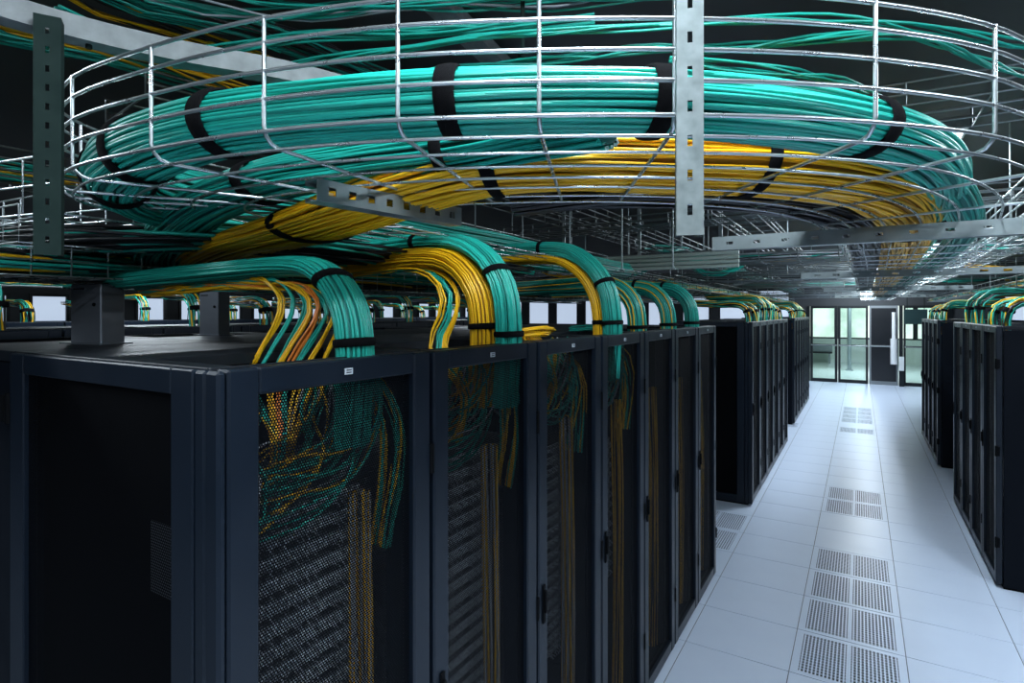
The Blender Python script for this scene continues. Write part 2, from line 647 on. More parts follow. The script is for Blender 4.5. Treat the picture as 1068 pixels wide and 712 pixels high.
ZB, ZT = 1.0, 2.46
wl = MB()
wl.box((XL - .2, YN, 0), (XL, YF, ZB)).box((XL - .2, YN, ZT), (XL, YF, CEIL))
wy = 2.6
spans = []
yprev = YN
while wy < YF - 1.3:
    spans.append((wy, wy + .62))
    wl.box((XL - .2, yprev, ZB), (XL, wy, ZT))
    yprev = wy + .62
    wy += .9
wl.box((XL - .2, yprev, ZB), (XL, YF, ZT))
struct(wl.build('wall_left', WALLM), 'dark wall far to the left with a row of windows', 'wall')
for a, b_ in spans:
    window((XL, a), (XL, b_), ZB, ZT, WINE, 'y')
wf = MB()
WT = 2.86
wf.box((XL, YF, WT), (XR, YF + .15, CEIL)).box((-1.42, YF, 2.31), (2.2, YF + .15, WT))
wf.box((XL, YF, 0), (-1.42, YF + .15, 1.0)).box((2.2, YF, 0), (XR, YF + .15, 1.0))
sp2 = []
x = XL + .4
xprev = XL
while x < XR - 1.2:
    if x + .95 < -1.6 or x > 2.3:
        sp2.append((x, x + .95))
        if not (xprev < -1.5 and x > 2.2):
            wf.box((xprev, YF, 1.0), (x, YF + .15, WT))
        else:
            wf.box((xprev, YF, 1.0), (-1.42, YF + .15, WT)).box((2.2, YF, 1.0), (x, YF + .15, WT))
        xprev = x + .95
    x += 1.22
wf.box((xprev, YF, 1.0), (XR, YF + .15, WT))
struct(wf.build('wall_far', WALLM), 'dark end wall with windows around the glass entrance', 'wall')
for a, b_ in sp2:
    window((a, YF + .04), (b_, YF + .04), 1.0, WT, WINE, 'x')

# glass entrance: leaf 1..4 with frames, rails, handles
DZ = 2.31


def door_leaf(n, x0, x1, frame_m, infill, label, stile=0.06):
    mb = MB()
    y0, y1 = YF - .02, YF + .05
    mb.box((x0, y0, 0), (x0 + stile, y1, DZ)).box((x1 - stile, y0, 0), (x1, y1, DZ))
    mb.box((x0 + stile, y0, 0), (x1 - stile, y1, .10)).box((x0 + stile, y0, DZ - .07), (x1 - stile, y1, DZ))
    mb.box((x0 + stile, y0, 1.10), (x1 - stile, y1, 1.15))
    d = mb.build('door_%d' % n, frame_m)
    struct(d, label, 'door')
    for zb, zt in ((.10, 1.10), (1.15, DZ - .07)):
        MB().box((x0 + stile, YF + .01, zb), (x1 - stile, YF + .02, zt)).build('pane', infill, d)
    hb = MB()
    hb.tube([(x0 + .03, YF - .07, 1.12), (x1 - .03, YF - .07, 1.12)], .013, 8)
    hb.box((x0 + .02, YF - .07, 1.10), (x0 + .045, YF - .02, 1.14)).box((x1 - .045, YF - .07, 1.10), (x1 - .02, YF - .02, 1.14))
    hb.build('push_bar', DFRAMEL, d)
    return d


door_leaf(1, -1.33, -.60, DFRAME, GLASS, 'glass door leaf at the left end of the entrance', .07)
door_leaf(2, -.58, .19, DFRAME, GLASS, 'glass door leaf between the left leaf and the dark one', .06)
door_leaf(3, .22, .93, DFRAMEL, DARKP, 'dark filled door leaf with a pale metal frame', .045)
door_leaf(4, 1.06, 2.1, DFRAME, GLASS, 'glass panel right of the white and black post', .05)
MB().box((.95, YF - .08, 0), (1.04, YF + .05, DZ)).build('trim_1', DFRAME)['kind'] = 'structure'
MB().box((-1.42, YF - .03, 0), (-1.34, YF + .06, DZ)).build('trim_2', DFRAME)['kind'] = 'structure'
MB().box((2.1, YF - .03, 0), (2.2, YF + .06, DZ)).build('trim_3', DFRAME)['kind'] = 'structure'
wp = thing('wall_pipe', 'white upright pipe with a wider lower sleeve beside the dark door', 'pipe', (.82, YF - .12, 0))
MB().tube([(0, 0, 1.35), (0, 0, 2.12)], .05, 12).build('pipe', WHITE, wp)
MB().tube([(0, 0, .62), (0, 0, 1.36)], .085, 12).build('sleeve', WHITE, wp)
MB().box((-.03, 0, 1.9), (.03, .1, 1.95)).build('clip', DFRAMEL, wp)
MB().box((-.03, 0, .8), (.03, .1, .85)).build('clip', DFRAMEL, wp)
bo = thing('door_post', 'short white and black post in front of the entrance', 'post', (1.0, YF - .2, 0))
MB().box((-.06, -.05, 0), (.06, .05, .45), .005).build('lower_half', DFRAME, bo)
MB().box((-.06, -.05, .45), (.06, .05, .85), .005).build('upper_half', WHITE, bo)
sg = thing('hanging_sign', 'dark teal sign box hanging over the right glass panel', 'sign', (1.33, YF - .2, 1.78))
MB().box((-.27, -.04, 0), (.27, .04, .42), .01).build('box', SIGN, sg)
MB().tube([(-.2, 0, .42), (-.2, 0, CEIL - 1.78)], .008).build('rod', GALVD, sg)
MB().tube([(.2, 0, .42), (.2, 0, CEIL - 1.78)], .008).build('rod', GALVD, sg)

# lobby behind the glass
LY = YF + 8
struct(MB().box((-5, YF + .16, -0.004), (6, LY, 0.0)).build('floor_lobby', LOBF), 'pale lobby floor behind the glass doors', 'floor')
struct(MB().box((-5, YF + .15, 3.2), (6, LY, 3.3)).build('ceiling_lobby', LOBW), 'pale lobby ceiling behind the glass doors', 'ceiling')
lw = MB()
lw.box((-5.2, YF + .15, 0), (-5, LY, 3.2)).box((6, YF + .15, 0), (6.2, LY, 3.2)).box((-5, LY, 0), (6, LY + .2, 1.0)).box((-5, LY, 2.9), (6, LY + .2, 3.2))
struct(lw.build('wall_lobby', LOBW), 'pale green-white lobby wall behind the glass doors', 'wall')
for i in range(8):
    a = -5 + i * 11 / 8
    mb = MB().box((a, LY, 1.0), (a + .08, LY + .1, 2.9)).box((a + 11 / 8 - .08, LY, 1.0), (a + 11 / 8, LY + .1, 2.9))
    mb.box((a + .08, LY, 1.0), (a + 11 / 8 - .08, LY + .1, 1.06)).box((a + .08, LY, 2.84), (a + 11 / 8 - .08, LY + .1, 2.9))
    WN[0] += 1
    fr = struct(mb.build('window_%d' % WN[0], DFRAME), 'garden window of the lobby, %s from its left end' % ORD[i], 'window')
    MB().box((a + .08, LY + .06, 1.06), (a + 11 / 8 - .08, LY + .07, 2.84)).build('pane', WING, fr)
# lobby bench and table seen through the glass
for nm, lb, xx in (('lobby_bench', 'dark bench in the lobby behind the left glass door', -1.2),):
    t = thing(nm, lb, 'bench', (xx - .4, YF + 7.2, 0))
    MB().box((-.6, -.2, .42), (.6, .2, .48), .01).build('seat', DARKP, t)
    for sx in (-.5, .5):
        MB().box((sx - .03, -.17, 0), (sx + .03, .17, .42)).build('leg', DFRAMEL, t)
    MB().box((-.6, .17, .48), (.6, .21, .80), .01).build('backrest', DFRAMEL, t)
t = thing('lobby_column', 'slim grey column in the lobby behind the middle glass door', 'column', (-.35, YF + 4.2, 0))
MB().tube([(0, 0, 0), (0, 0, 3.2)], .07, 14).build('shaft', GALV, t)
MB().box((-.12, -.12, 0), (.12, .12, .05)).build('foot', GALV, t)
lobl = bpy.data.lights.new('lobby_light', 'AREA')

# ------------------------------------------------------------------ lamps


def ceiling_lamp(x, y, label, power, length=1.25, along='y', z=CEIL - .09):
    t = thing('ceiling_lamp', label, 'lamp', (x, y, z), 0 if along == 'y' else math.pi / 2, 'ceiling lamps')
    MB().box((-.09, -length / 2, .02), (.09, length / 2, .09), .006).build('housing', WHITEB, t)
    for sx in (-.045, .045):
        MB().tube([(sx, -length / 2 + .02, 0), (sx, length / 2 - .02, 0)], .013, 8).build('tube', LAMP, t)
    ld = bpy.data.lights.new('lamp_light', 'AREA')
    ld.shape = 'RECTANGLE'
    ld.size = .16
    ld.size_y = length
    ld.energy = power
    ld.color = (0.80, 0.91, 1.0)
    lo = bpy.data.objects.new('lamp_light', ld)
    COL.objects.link(lo)
    lo.parent = t
    lo.location = (0, 0, -.02)
    return t


for i, (x, y, w) in enumerate(((.35, -1.6, 1.0), (-.1, .5, 1.25), (.55, 5.6, 1.2), (.1, 8.2, 1.5), (.1, 10.8, 1.5), (.1, 13.6, 1.6), (.1, 16.4, 1.7), (.1, 18.8, 1.4))):
    ceiling_lamp(x, y, 'ceiling lamp above the main aisle, %s from the near end' % ORD[i], LAMP_W * w)
for i, (x, y, w) in enumerate(((1.7, 3.9, 1.4), (1.7, 1.2, 1.0), (-3.5, -.4, 1.3), (-6.9, 3.5, 1.8), (-6.9, 9.5, 1.8))):  # the right-hand lamps are added out of view to light floor and rack fronts
    ceiling_lamp(x, y, ('added out-of-view ceiling lamp right of the aisle before the near right row', 'added out-of-view ceiling lamp right of the photographer', 'ceiling lamp over the aisle behind the front row of racks',
                        'ceiling lamp over the left hall, nearer one', 'ceiling lamp over the left hall, farther one')[i], LAMP_W * w)
# two pendant lamps added unseen behind the photographer to light bundle and rack fronts
for i, (x, y) in enumerate(((.9, -1.3), (-1.6, -1.9))):
    pl = ceiling_lamp(x, y, ('added pendant fill lamp behind the photographer on the aisle side', 'added pendant fill lamp behind the photographer on the rack side')[i], LAMP_W * .36, along='x', z=2.75)
    for sx in (-.4, .4):
        MB().tube([(0, sx, .09), (0, sx, CEIL - 2.75)], .006, 6).build('rod', GALVD, pl)
lt = ceiling_lamp(.2, YF + 3.2, 'ceiling lamp in the lobby behind the glass doors', LAMP_W * 4.5, z=3.1)

# ------------------------------------------------------------------ racks
RW, RD, RH = 0.596, 0.94, 2.01
# local: front at x=+RD/2, width along y, z up
fx, bx = RD / 2, -RD / 2
hw = RW / 2


def rack_meshes():
    M = {}
    M['post'] = MB().box((-.03, -.03, 0), (.03, .03, 1.9), .003).mesh('frame_post', RACK)
    M['plinth'] = MB().box((bx + .04, -hw + .006, 0), (fx - .045, hw - .006, .06)).mesh('plinth', RACKD)
    mb = MB()
    z0, z1 = RH - .03, RH
    ox0, ox1, oy = .10, fx - .055, hw - .055
    mb.box((bx, -hw + .002, z0), (ox0, hw - .002, z1), .002)
    mb.box((ox1, -hw + .002, z0), (fx - .045, hw - .002, z1), .002)
    mb.box((ox0, -hw + .002, z0), (ox1, -oy, z1), .002).box((ox0, oy, z0), (ox1, hw - .002, z1), .002)
    M['roof'] = mb.mesh('roof_panel', ROOFM)
    mb = MB().box((bx + .02, -hw + .004, .06), (bx + .03, hw - .004, RH - .03))
    M['rear'] = mb.mesh('rear_panel', RACKD)
    # front door: frame (stiles, header, bottom rail) 4 cm proud
    x0, x1 = fx - .042, fx
    st = .066
    mb = MB()
    g = .008
    mb.box((x0, -hw + g, .03), (x1, -hw + g + st, RH - .002), .005).box((x0, hw - g - st, .03), (x1, hw - g, RH - .002), .005)
    mb.box((x0, -hw + g + st, RH - .055), (x1 - .002, hw - g - st, RH - .002), .004)
    mb.box((x0, -hw + g + st, .03), (x1 - .002, hw - g - st, .10), .004)
    M['door'] = mb.mesh('door', RACK)
    xs = fx - .018
    M['mesh'] = MB().add([(xs, -hw + g + st, .10), (xs, hw - g - st, .10), (xs, hw - g - st, RH - .055), (xs, -hw + g + st, RH - .055)],
                         [(0, 1, 2, 3)]).mesh('mesh_panel', PERF)
    M['label'] = MB().box((fx - .002, -.011, RH - .036), (fx + .0015, .011, RH - .022)).mesh('label_plate', PLATE)
    mb = MB()
    for zz in (RH - .033, RH - .0275):
        mb.box((fx + .0014, -.008, zz), (fx + .0019, .007, zz + .0028))
    M['ink'] = mb.mesh('label_print', INK)
    M['hinge'] = MB().tube([(0, 0, -.04), (0, 0, .04)], .009, 8).box((-.02, -.012, -.035), (0, .012, .035)).mesh('hinge', RACKD)
    M['handle'] = MB().box((0, -.010, -.07), (.006, .010, .07), .002).box((.006, -.006, -.03), (.014, .006, .05), .002).mesh('handle', RACKD)
    # perforated end panel on the -y side: frame and sheet
    yy = -hw
    mb = MB()
    a0, a1 = bx + .005, fx - .082
    mb.box((a0, yy - .012, .02), (a0 + .085, yy + .02, RH - .004), .003).box((a1 - .075, yy - .012, .02), (a1, yy + .02, RH - .004), .003)
    mb.box((a0 + .085, yy - .012, RH - .055), (a1 - .075, yy + .02, RH - .004), .003).box((a0 + .085, yy - .012, .02), (a1 - .075, yy + .02, .10), .003)
    M['end_frame'] = mb.mesh('end_panel', RACK)
    M['end_sheet'] = MB().add([(a0 + .085, yy, .10), (a1 - .075, yy, .10), (a1 - .075, yy, RH - .055), (a0 + .085, yy, RH - .055)],
                              [(0, 1, 2, 3)]).mesh('mesh_panel', PERF2)
    M['corner'] = MB().box((fx - .078, yy - .012, .02), (fx - .043, yy + .02, RH - .004), .006).mesh('corner_post', RACK)
    M['corner2'] = MB().box((fx - .043, yy - .012, .02), (fx, yy + .006, RH - .004), .006).mesh('corner_cap', RACK)
    M['baffle'] = MB().box((bx + .07, yy + .040, .06), (fx - .12, yy + .046, RH - .032)).mesh('side_panel', RACKD)  # added black sheet, makes the rack inside look dark behind the end mesh
    M['side'] = MB().box((bx + .005, yy - .006, .02), (fx - .045, yy + .012, RH - .032), .003).mesh('side_panel', RACKS)
    M['side2'] = MB().box((bx + .005, -yy - .012, .02), (fx - .045, -yy + .006, RH - .032), .003).mesh('side_panel', RACKS)
    return M


RM = rack_meshes()


def rack(x, y, rz, label, end=None, far_end=None, group=None, simple=False):
    t = thing('server_rack', label, 'server rack', (x, y, 0), rz, group)
    for px in (bx + .035, fx - .08):
        for py in (-hw + .036, hw - .036):
            p = link('frame_post', RM['post'], t)
            p.location = (px, py, .06)
    link('plinth', RM['plinth'], t)
    link('roof_panel', RM['roof'], t)
    link('rear_panel', RM['rear'], t)
    if not simple:
        d = link('door', RM['door'], t)
        link('mesh_panel', RM['mesh'], d)
        link('label_plate', RM['label'], d)
        link('label_print', RM['ink'], d)
        for z in (.35, 1.05, 1.72):
            h = link('hinge', RM['hinge'], d)
            h.location = (fx - .002, hw - .004, z)
        h = link('handle', RM['handle'], d)
        h.location = (fx, -hw + .04, 1.05)
    else:
        d = link('door', RM['door'], t)
        link('mesh_panel', RM['mesh'], d)
    if end == 'mesh':
        e = link('end_panel', RM['end_frame'], t)
        link('mesh_panel', RM['end_sheet'], e)
        link('side_panel', RM['baffle'], t)
        link('corner_post', RM['corner'], t)
        link('corner_cap', RM['corner2'], t)
        for z in (.5, 1.86):
            h = link('hinge', RM['hinge'], e)
            h.location = (bx + .0, -hw - .012, z)
    elif end == 'solid':
        link('side_panel', RM['side'], t)
    if far_end == 'solid':
        link('side_panel', RM['side2'], t)
    return t


XF = -0.991                        # front plane of the left rows
Y1 = 0.623
for i in range(7):
    rack(XF - RD / 2, Y1 + RW * (i + .5), 0,
         ('black mesh-door server rack at the near corner of the front row' if i == 0 else
          'black mesh-door server rack, %s in the front row from the near corner' % ORD[i]),
         'mesh' if i == 0 else None, 'solid' if i == 6 else None, 'racks of the front row')
XB = XF - RD - .006
for i in range(7):
    # these face the other way, so their local -y is the far end
    rack(XB - RD / 2, Y1 + RW * (i + .5), math.pi, 'black server rack back to back with the %s rack of the front row' % ORD[i],
         'solid' if i == 6 else None, 'solid' if i == 0 else None, 'racks behind the front row')
for i in range(6):
    rack(XF - RD / 2 - .02, 6.73 + RW * (i + .5), 0, 'black server rack, %s in the second row down the left of the aisle' % ORD[i],
         'mesh' if i == 0 else None, 'solid' if i == 5 else None, 'racks of the second left row')
for i in range(6):
    rack(XF - RD / 2 - .07, 12.0 + RW * (i + .5), 0, 'black server rack, %s in the third row down the left of the aisle' % ORD[i],
         'solid' if i == 0 else None, 'solid' if i == 5 else None, 'racks of the third left row')
XRF = 0.889
for i in range(4):
    rack(XRF + RD / 2, 5.70 + RW * (i + .5), math.pi, 'black server rack, %s in the nearest row right of the aisle' % ORD[i],
         'solid' if i == 3 else None, 'solid' if i == 0 else None, 'racks of the near right row')
for i in range(4):
    rack(XRF + RD / 2 + .01, 9.73 + RW * (i + .5), math.pi, 'black server rack, %s in the farther row right of the aisle' % ORD[i],
         'solid' if i == 3 else None, 'solid' if i == 0 else None, 'racks of the far right row')
for i in range(10):
    rack(-4.2 - RD / 2, 1.0 + RW * (i + .5), 0, 'black server rack top in the row behind the front racks, %s from the left' % ORD[i],
         'solid' if i == 0 else None, 'solid' if i == 9 else None, 'racks of the hall row behind', simple=True)
for i in range(14):
    rack(-7.6 - RD / 2, 2.3 + RW * (i + .5), 0, 'black server rack top in the farthest hall row, %s from the left' % ORD[i],
         'solid' if i == 0 else None, 'solid' if i == 13 else None, 'racks of the farthest hall row', simple=True)

# plate added behind the corner rack's end mesh, stands in for a lit patch
dp = thing('lit_patch_plate', 'pale grey plate added as a lit patch behind the end mesh of the corner rack', 'plate', (-1.215, Y1 + .022, 1.60))
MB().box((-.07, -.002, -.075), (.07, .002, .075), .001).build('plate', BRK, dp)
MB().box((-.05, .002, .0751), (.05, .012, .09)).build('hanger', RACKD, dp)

# servers and cords inside the near racks
srv_me = MB().box((-.55, -.222, 0), (0, .222, .040), .002).mesh('chassis', SRV)
ear_me = MB().box((-.004, -.238, 0), (.002, -.222, .040)).box((-.004, .222, 0), (.002, .238, .040)).mesh('rack_ear', GALV)
mb = MB()
for i in range(24):
    for j in range(2):
        y = -.205 + i * .0178
        mb.box((0, y - .0062, .006 + j * .016), (.006, y + .0062, .018 + j * .016))
port_me = mb.mesh('ports', PORT)
plug = MB()
prng = random.Random(3)
for i in range(24):
    for j in range(2):
        if prng.random() < .75:
            y = -.205 + i * .0178
            z = .012 + j * .016
            dy = prng.uniform(-.02, .03)
            plug.tube(spline([(.006, y, z), (.018, y, z), (.026, y + dy * .3, z - .006), (.022, y + dy * .6, z - .016)], n=5), .0028, 4)
cord_me = plug.mesh('patch_cords', GRYC)
for ri, n, ztop in ((0, 26, 1.62), (1, 26, 1.60), (2, 18, 1.50), (3, 14, 1.4)):
    for k in range(n):
        z = ztop - k * .052
        t = thing('patch_switch', 'grey patch switch behind the mesh of front rack %s, %s from the top' % (ORD[ri], nth(k)), 'switch',
                  (XF - .17, Y1 + RW * (ri + .5) - .02, z), 0, 'patch switches in the front row')
        link('chassis', srv_me, t)
        link('rack_ear', ear_me, t)
        link('ports', port_me, t)['kind'] = 'stuff'
        link('patch_cords', cord_me, t)['kind'] = 'stuff'

# hanging cable bundles inside the racks (seen through the mesh)
for ri in range(7):
    yc = Y1 + RW * (ri + .5)
    bundle('hanging_cables', 'upright yellow and grey cables inside front rack %s' % ORD[ri],
           [(XF - .10, yc + .13, 1.66), (XF - .085, yc + .12, 1.2), (XF - .085, yc + .125, .6), (XF - .09, yc + .12, .1)], .028, .02, 16,
           [YEL, GRYC, YEL, GRYC] if ri < 3 else [YEL, YEL, BLKC], r=.0034, step=.06, far=.4, group='upright cables inside the racks')
    if ri < 4:
        bundle('slack_cables', 'drooping teal cables inside the top of front rack %s' % ORD[ri],
               [(XF - .16, yc + .10, 1.99), (XF - .15, yc + .11, 1.88), (XF - .15, yc + .06, 1.77), (XF - .15, yc - .06, 1.72), (XF - .15, yc - .2, 1.70), (XF - .16, yc - .26, 1.72)],
               .05, .06, 28, lambda th, k: (TEAL, TEAL, TEAL, YEL, GRYC)[k % 5], r=.0036, wob=.8, wander=3.0, step=.03, far=.1, fill=2, group='slack cables inside the racks')
        bundle('slack_cables', 'loose teal and yellow cables crossing behind the top of mesh of front rack %s' % ORD[ri],
               [(XF - .2, yc + .18, 1.99), (XF - .08, yc + .2, 1.86), (XF - .075, yc + .22, 1.70), (XF - .09, yc + .2, 1.5)],
               .02, .03, 12, lambda th, k: (YEL, TEAL)[k % 2], r=.0036, wob=.3, wander=1.0, step=.04, far=.1, group='slack cables inside the racks')
        bundle('slack_cables', 'tangle of white, yellow and teal cords at the upper left inside front rack %s' % ORD[ri],
               [(XF - .10, yc - .245, 1.98), (XF - .09, yc - .2, 1.9), (XF - .085, yc - .23, 1.8), (XF - .085, yc - .19, 1.74), (XF - .09, yc - .24, 1.66)],
               .05, .03, 16, lambda th, k: (GRYC, YEL, TEAL, GRYC)[k % 4], r=.0034, wob=.5, wander=2.5, step=.03, far=.1, group='slack cables inside the racks')

# ------------------------------------------------------------------ the looped wire tray
ZT0 = 2.394
OUT = [(.60, 16), (.57, 9), (.54, 5), (.52, 3.2), (.47, 2.2), (.36, 1.62), (.213, 1.293), (.02, 1.075), (-.242, .878), (-.43, .768), (-.619, .676), (-.848, .603), (-1.116, .56),
       (-1.45, .555), (-1.68, .64), (-1.80, .85), (-1.84, 1.3), (-1.86, 2.5), (-1.88, 4.7)]
INN = [(.0, 16), (-.03, 9), (-.05, 5), (-.08, 3.2), (-.11, 2.3), (-.17, 1.88), (-.25, 1.68), (-.36, 1.53), (-.52, 1.38), (-.65, 1.30), (-.80, 1.23), (-.93, 1.19), (-1.05, 1.17),
       (-1.13, 1.19), (-1.19, 1.25), (-1.23, 1.36), (-1.25, 1.6), (-1.27, 2.5), (-1.28, 4.7)]
WZ = [.021, .074, .121, .168, .209]
NS = 16
so = spline([(a, b_, 0) for a, b_ in OUT], n=3)   # (kept simple: real sampling below keeps the stations paired)


def paired(u):
    """plan points of the outer and inner edge at station u (fractional)"""
    i = max(0, min(len(OUT) - 2, int(u)))
    w = u - i

    def cr(P):
        p0, p1, p2, p3 = P[max(0, i - 1)], P[i], P[i + 1], P[min(len(P) - 1, i + 2)]
        # chord-scaled hermite keeps long and short spans smooth
        d = math.hypot(p2[0] - p1[0], p2[1] - p1[1])

        def tan(a, b_, c):
            da = math.hypot(b_[0] - a[0], b_[1] - a[1]) or 1e-6
            db = math.hypot(c[0] - b_[0], c[1] - b_[1]) or 1e-6
            va = ((b_[0] - a[0]) / da, (b_[1] - a[1]) / da)
            vb = ((c[0] - b_[0]) / db, (c[1] - b_[1]) / db)
            if a == b_:
                return vb
            if b_ == c:
                return va
            k = da / (da + db)
            v = (va[0] * (1 - k) + vb[0] * k, va[1] * (1 - k) + vb[1] * k)
            l = math.hypot(*v) or 1
            return (v[0] / l, v[1] / l)
        m1, m2 = tan(p0, p1, p2), tan(p1, p2, p3)
        h00, h10, h01, h11 = 2 * w**3 - 3 * w**2 + 1, w**3 - 2 * w**2 + w, -2 * w**3 + 3 * w**2, w**3 - w**2
        return (h00 * p1[0] + h10 * d * m1[0] + h01 * p2[0] + h11 * d * m2[0], h00 * p1[1] + h10 * d * m1[1] + h01 * p2[1] + h11 * d * m2[1])
    return cr(OUT), cr(INN)


def tray_pt(u, v, z):
    o, i = paired(u)
    return (o[0] + (i[0] - o[0]) * v, o[1] + (i[1] - o[1]) * v, z)


ring = thing('wire_cable_tray', 'large curved wire basket tray looping overhead around the teal and yellow bundles', 'cable tray', (0, 0, 0))
US = [0 + j / 6 for j in range(0, 18)] + [3 + j / 5 for j in range(0, 76)]
US = [u for u in US if u <= len(OUT) - 1] + [len(OUT) - 1]
WR = .0037
for z in WZ:
    MB().tube([tray_pt(u, 0, ZT0 + z) for u in US], WR, 7).build('side_wire', WIRE, ring)
for v in (.04, .2, .36, .52, .68, .84, .97):
    MB().tube([tray_pt(u, v, ZT0 - .004) for u in US], WR * .8, 6).build('floor_wire', WIRE, ring)
for z in WZ[:4]:
    MB().tube([tray_pt(u, 1, ZT0 + z) for u in US if u <= 8.2], WR * .7, 6).build('side_wire', WIRE, ring)
# stations of the cross wires: those seen in front are where the photograph has them
cu = [7, 6.1, 5.3, 4.5, 3.75, 3.2, 8.0, 8.95, 10, 11, 12, 12.85, 13.5, 13.9, 14.3, 14.8, 15.4, 16.0, 16.3, 16.6, 16.9, 17.2, 17.6, 18]
cu += [2.9 - .16 * j for j in range(12)] + [.9 - .08 * j for j in range(11)]
for u in cu:
    o, i = paired(u)
    line = [(o[0], o[1], ZT0 + .212), (o[0], o[1], ZT0 + .03)]
    for a in (30, 60, 90):
        r_ = .03
        k = r_ * (1 - math.cos(math.radians(a)))
        zz = ZT0 + r_ - r_ * math.sin(math.radians(a))
        q = tray_pt(u, k / .6, zz)
        line.append(q)
    if u <= 8.2:
        line += [tray_pt(u, .95, ZT0), (tray_pt(u, .99, ZT0 + .01)), (i[0], i[1], ZT0 + .03), (i[0], i[1], ZT0 + .17)]
    else:
        line += [tray_pt(u, .5, ZT0), tray_pt(u, .98, ZT0)]
    MB().tube(line, WR, 7).build('cross_wire', WIRE, ring)

# main bundles
zc = ZT0 + .096
teal_ctrl = [(.33, 15, zc - .02), (.30, 8, zc - .01), (.27, 4.5, zc - .005), (.24, 3, zc), (.215, 2.3, zc), (.17, 1.87, zc), (.075, 1.52, zc), (-.085, 1.25, zc), (-.27, 1.055, zc),
             (-.489, .90, zc), (-.72, .79, zc), (-.931, .72, zc), (-1.15, .68, zc), (-1.39, .675, zc - .012), (-1.62, .74, zc - .03), (-1.73, .93, zc - .04), (-1.73, 1.3, zc - .03), (-1.70, 2.4, zc - .03), (-1.70, 4.6, zc - .03)]
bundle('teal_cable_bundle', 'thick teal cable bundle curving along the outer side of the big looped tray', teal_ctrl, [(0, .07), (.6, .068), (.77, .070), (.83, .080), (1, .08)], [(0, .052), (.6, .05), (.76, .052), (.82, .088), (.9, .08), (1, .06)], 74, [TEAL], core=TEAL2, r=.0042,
       straps=((975, .4, .75), (897, .5, .78), (679, .6, .79), (476, .6, .79), (234, .6, .79), (150, .6, .80), (112, .6, .81)), wander=.5, wob=.035, step=.03, far=.3, strapw=.036)
zy = ZT0 + .072
yel_ctrl = [(.27, 13, zy), (.23, 6, zy), (.19, 3.6, zy), (.14, 2.5, zy), (.085, 2.08, zy), (.005, 1.78, zy), (-.11, 1.58, zy), (-.25, 1.43, zy), (-.38, 1.335, zy), (-.563, 1.215, zy), (-.724, 1.125, zy - .01),
            (-.9, 1.085, zy - .04), (-1.1, 1.07, zy - .08), (-1.3, 1.08, zy - .11), (-1.7, 1.15, zy - .135), (-2.12, 1.32, zy - .165), (-2.25, 1.7, zy - .175), (-2.25, 3.2, zy - .18)]
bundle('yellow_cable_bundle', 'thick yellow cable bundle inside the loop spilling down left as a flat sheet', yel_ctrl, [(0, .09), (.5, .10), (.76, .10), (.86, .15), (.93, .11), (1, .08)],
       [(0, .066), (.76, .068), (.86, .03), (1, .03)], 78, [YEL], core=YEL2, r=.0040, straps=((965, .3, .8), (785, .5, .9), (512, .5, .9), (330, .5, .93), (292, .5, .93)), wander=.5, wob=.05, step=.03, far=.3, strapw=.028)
bundle('teal_cable_bundle', 'flatter teal cable bundle leaving the loop and sloping down left under the main one',
       [(-.40, 1.0, zc - .02), (-.56, 1.03, zc - .01), (-.768, 1.03, zc - .015), (-1.0, .99, zc - .02), (-1.25, .94, zc - .035), (-1.55, .93, zc - .075), (-1.85, 1.0, zc - .14), (-2.12, 1.15, zc - .19), (-2.2, 1.5, zc - .2), (-2.2, 3.4, zc - .2)],
       [(0, .05), (.3, .08), (.5, .12), (.7, .1), (1, .07)], [(0, .05), (.3, .045), (.5, .03), (1, .03)], 60, [TEAL], core=TEAL2, r=.0038, straps=((474, 0, .5), (270, .1, .6)), wander=.5, wob=.05, step=.03, far=.3)
bundle('black_cable_bundle', 'black cable bundle lying on the inner side of the loop behind the yellow one',
       [(.06, 9, ZT0 + .04), (.03, 4.5, ZT0 + .04), (.01, 3.0, ZT0 + .04), (-.02, 2.4, ZT0 + .04), (-.12, 1.98, ZT0 + .04), (-.25, 1.74, ZT0 + .04), (-.42, 1.53, ZT0 + .04), (-.60, 1.40, ZT0 + .035), (-.8, 1.33, ZT0 + .02)],
       .065, .036, 34, [BLKC], core=BLKC, r=.0042, wander=.5, step=.04, far=.3)
bundle('teal_cable_bundle', 'slim teal cable bundle deeper in the loop running out over the aisle',
       [(.42, 16, ZT0 + .05), (.40, 6, ZT0 + .045), (.38, 3.4, ZT0 + .045), (.32, 2.6, ZT0 + .05), (.25, 2.2, ZT0 + .08), (.16, 1.85, zc)], .05, .035, 24, [TEAL], core=TEAL2, step=.06, far=.4)

# ------------------------------------------------------------------ struts


def strut(name, label, L, w, h, m, pitch=.05, slot=(.028, .014)):
    """slotted C channel along local x, open at the back; web faces -y, slots are real holes"""
    t = thing(name, label, 'steel strut')
    mb = MB()
    th = .0025
    n = int(L / pitch)
    mar = (L - n * pitch) / 2
    sw, sh = slot
    mb.box((0, -th, h / 2 + -h), (L, 0, -sh / 2)).box((0, -th, sh / 2), (L, 0, h / 2))
    x = 0
    for i in range(n):
        c = mar + (i + .5) * pitch
        mb.box((x, -th, -sh / 2), (c - sw / 2, 0, sh / 2))
        x = c + sw / 2
    mb.box((x, -th, -sh / 2), (L, 0, sh / 2))
    mb.build('web', m, t)
    MB().box((0, 0, h / 2 - th), (L, w, h / 2)).build('flange', m, t)
    MB().box((0, 0, -h / 2), (L, w, -h / 2 + th)).build('flange', m, t)
    MB().box((0, w - th, h / 2 - .010), (L, w, h / 2 - th)).build('lip', m, t)
    MB().box((0, w - th, -h / 2 + th), (L, w, -h / 2 + .010)).build('lip', m, t)
    return t


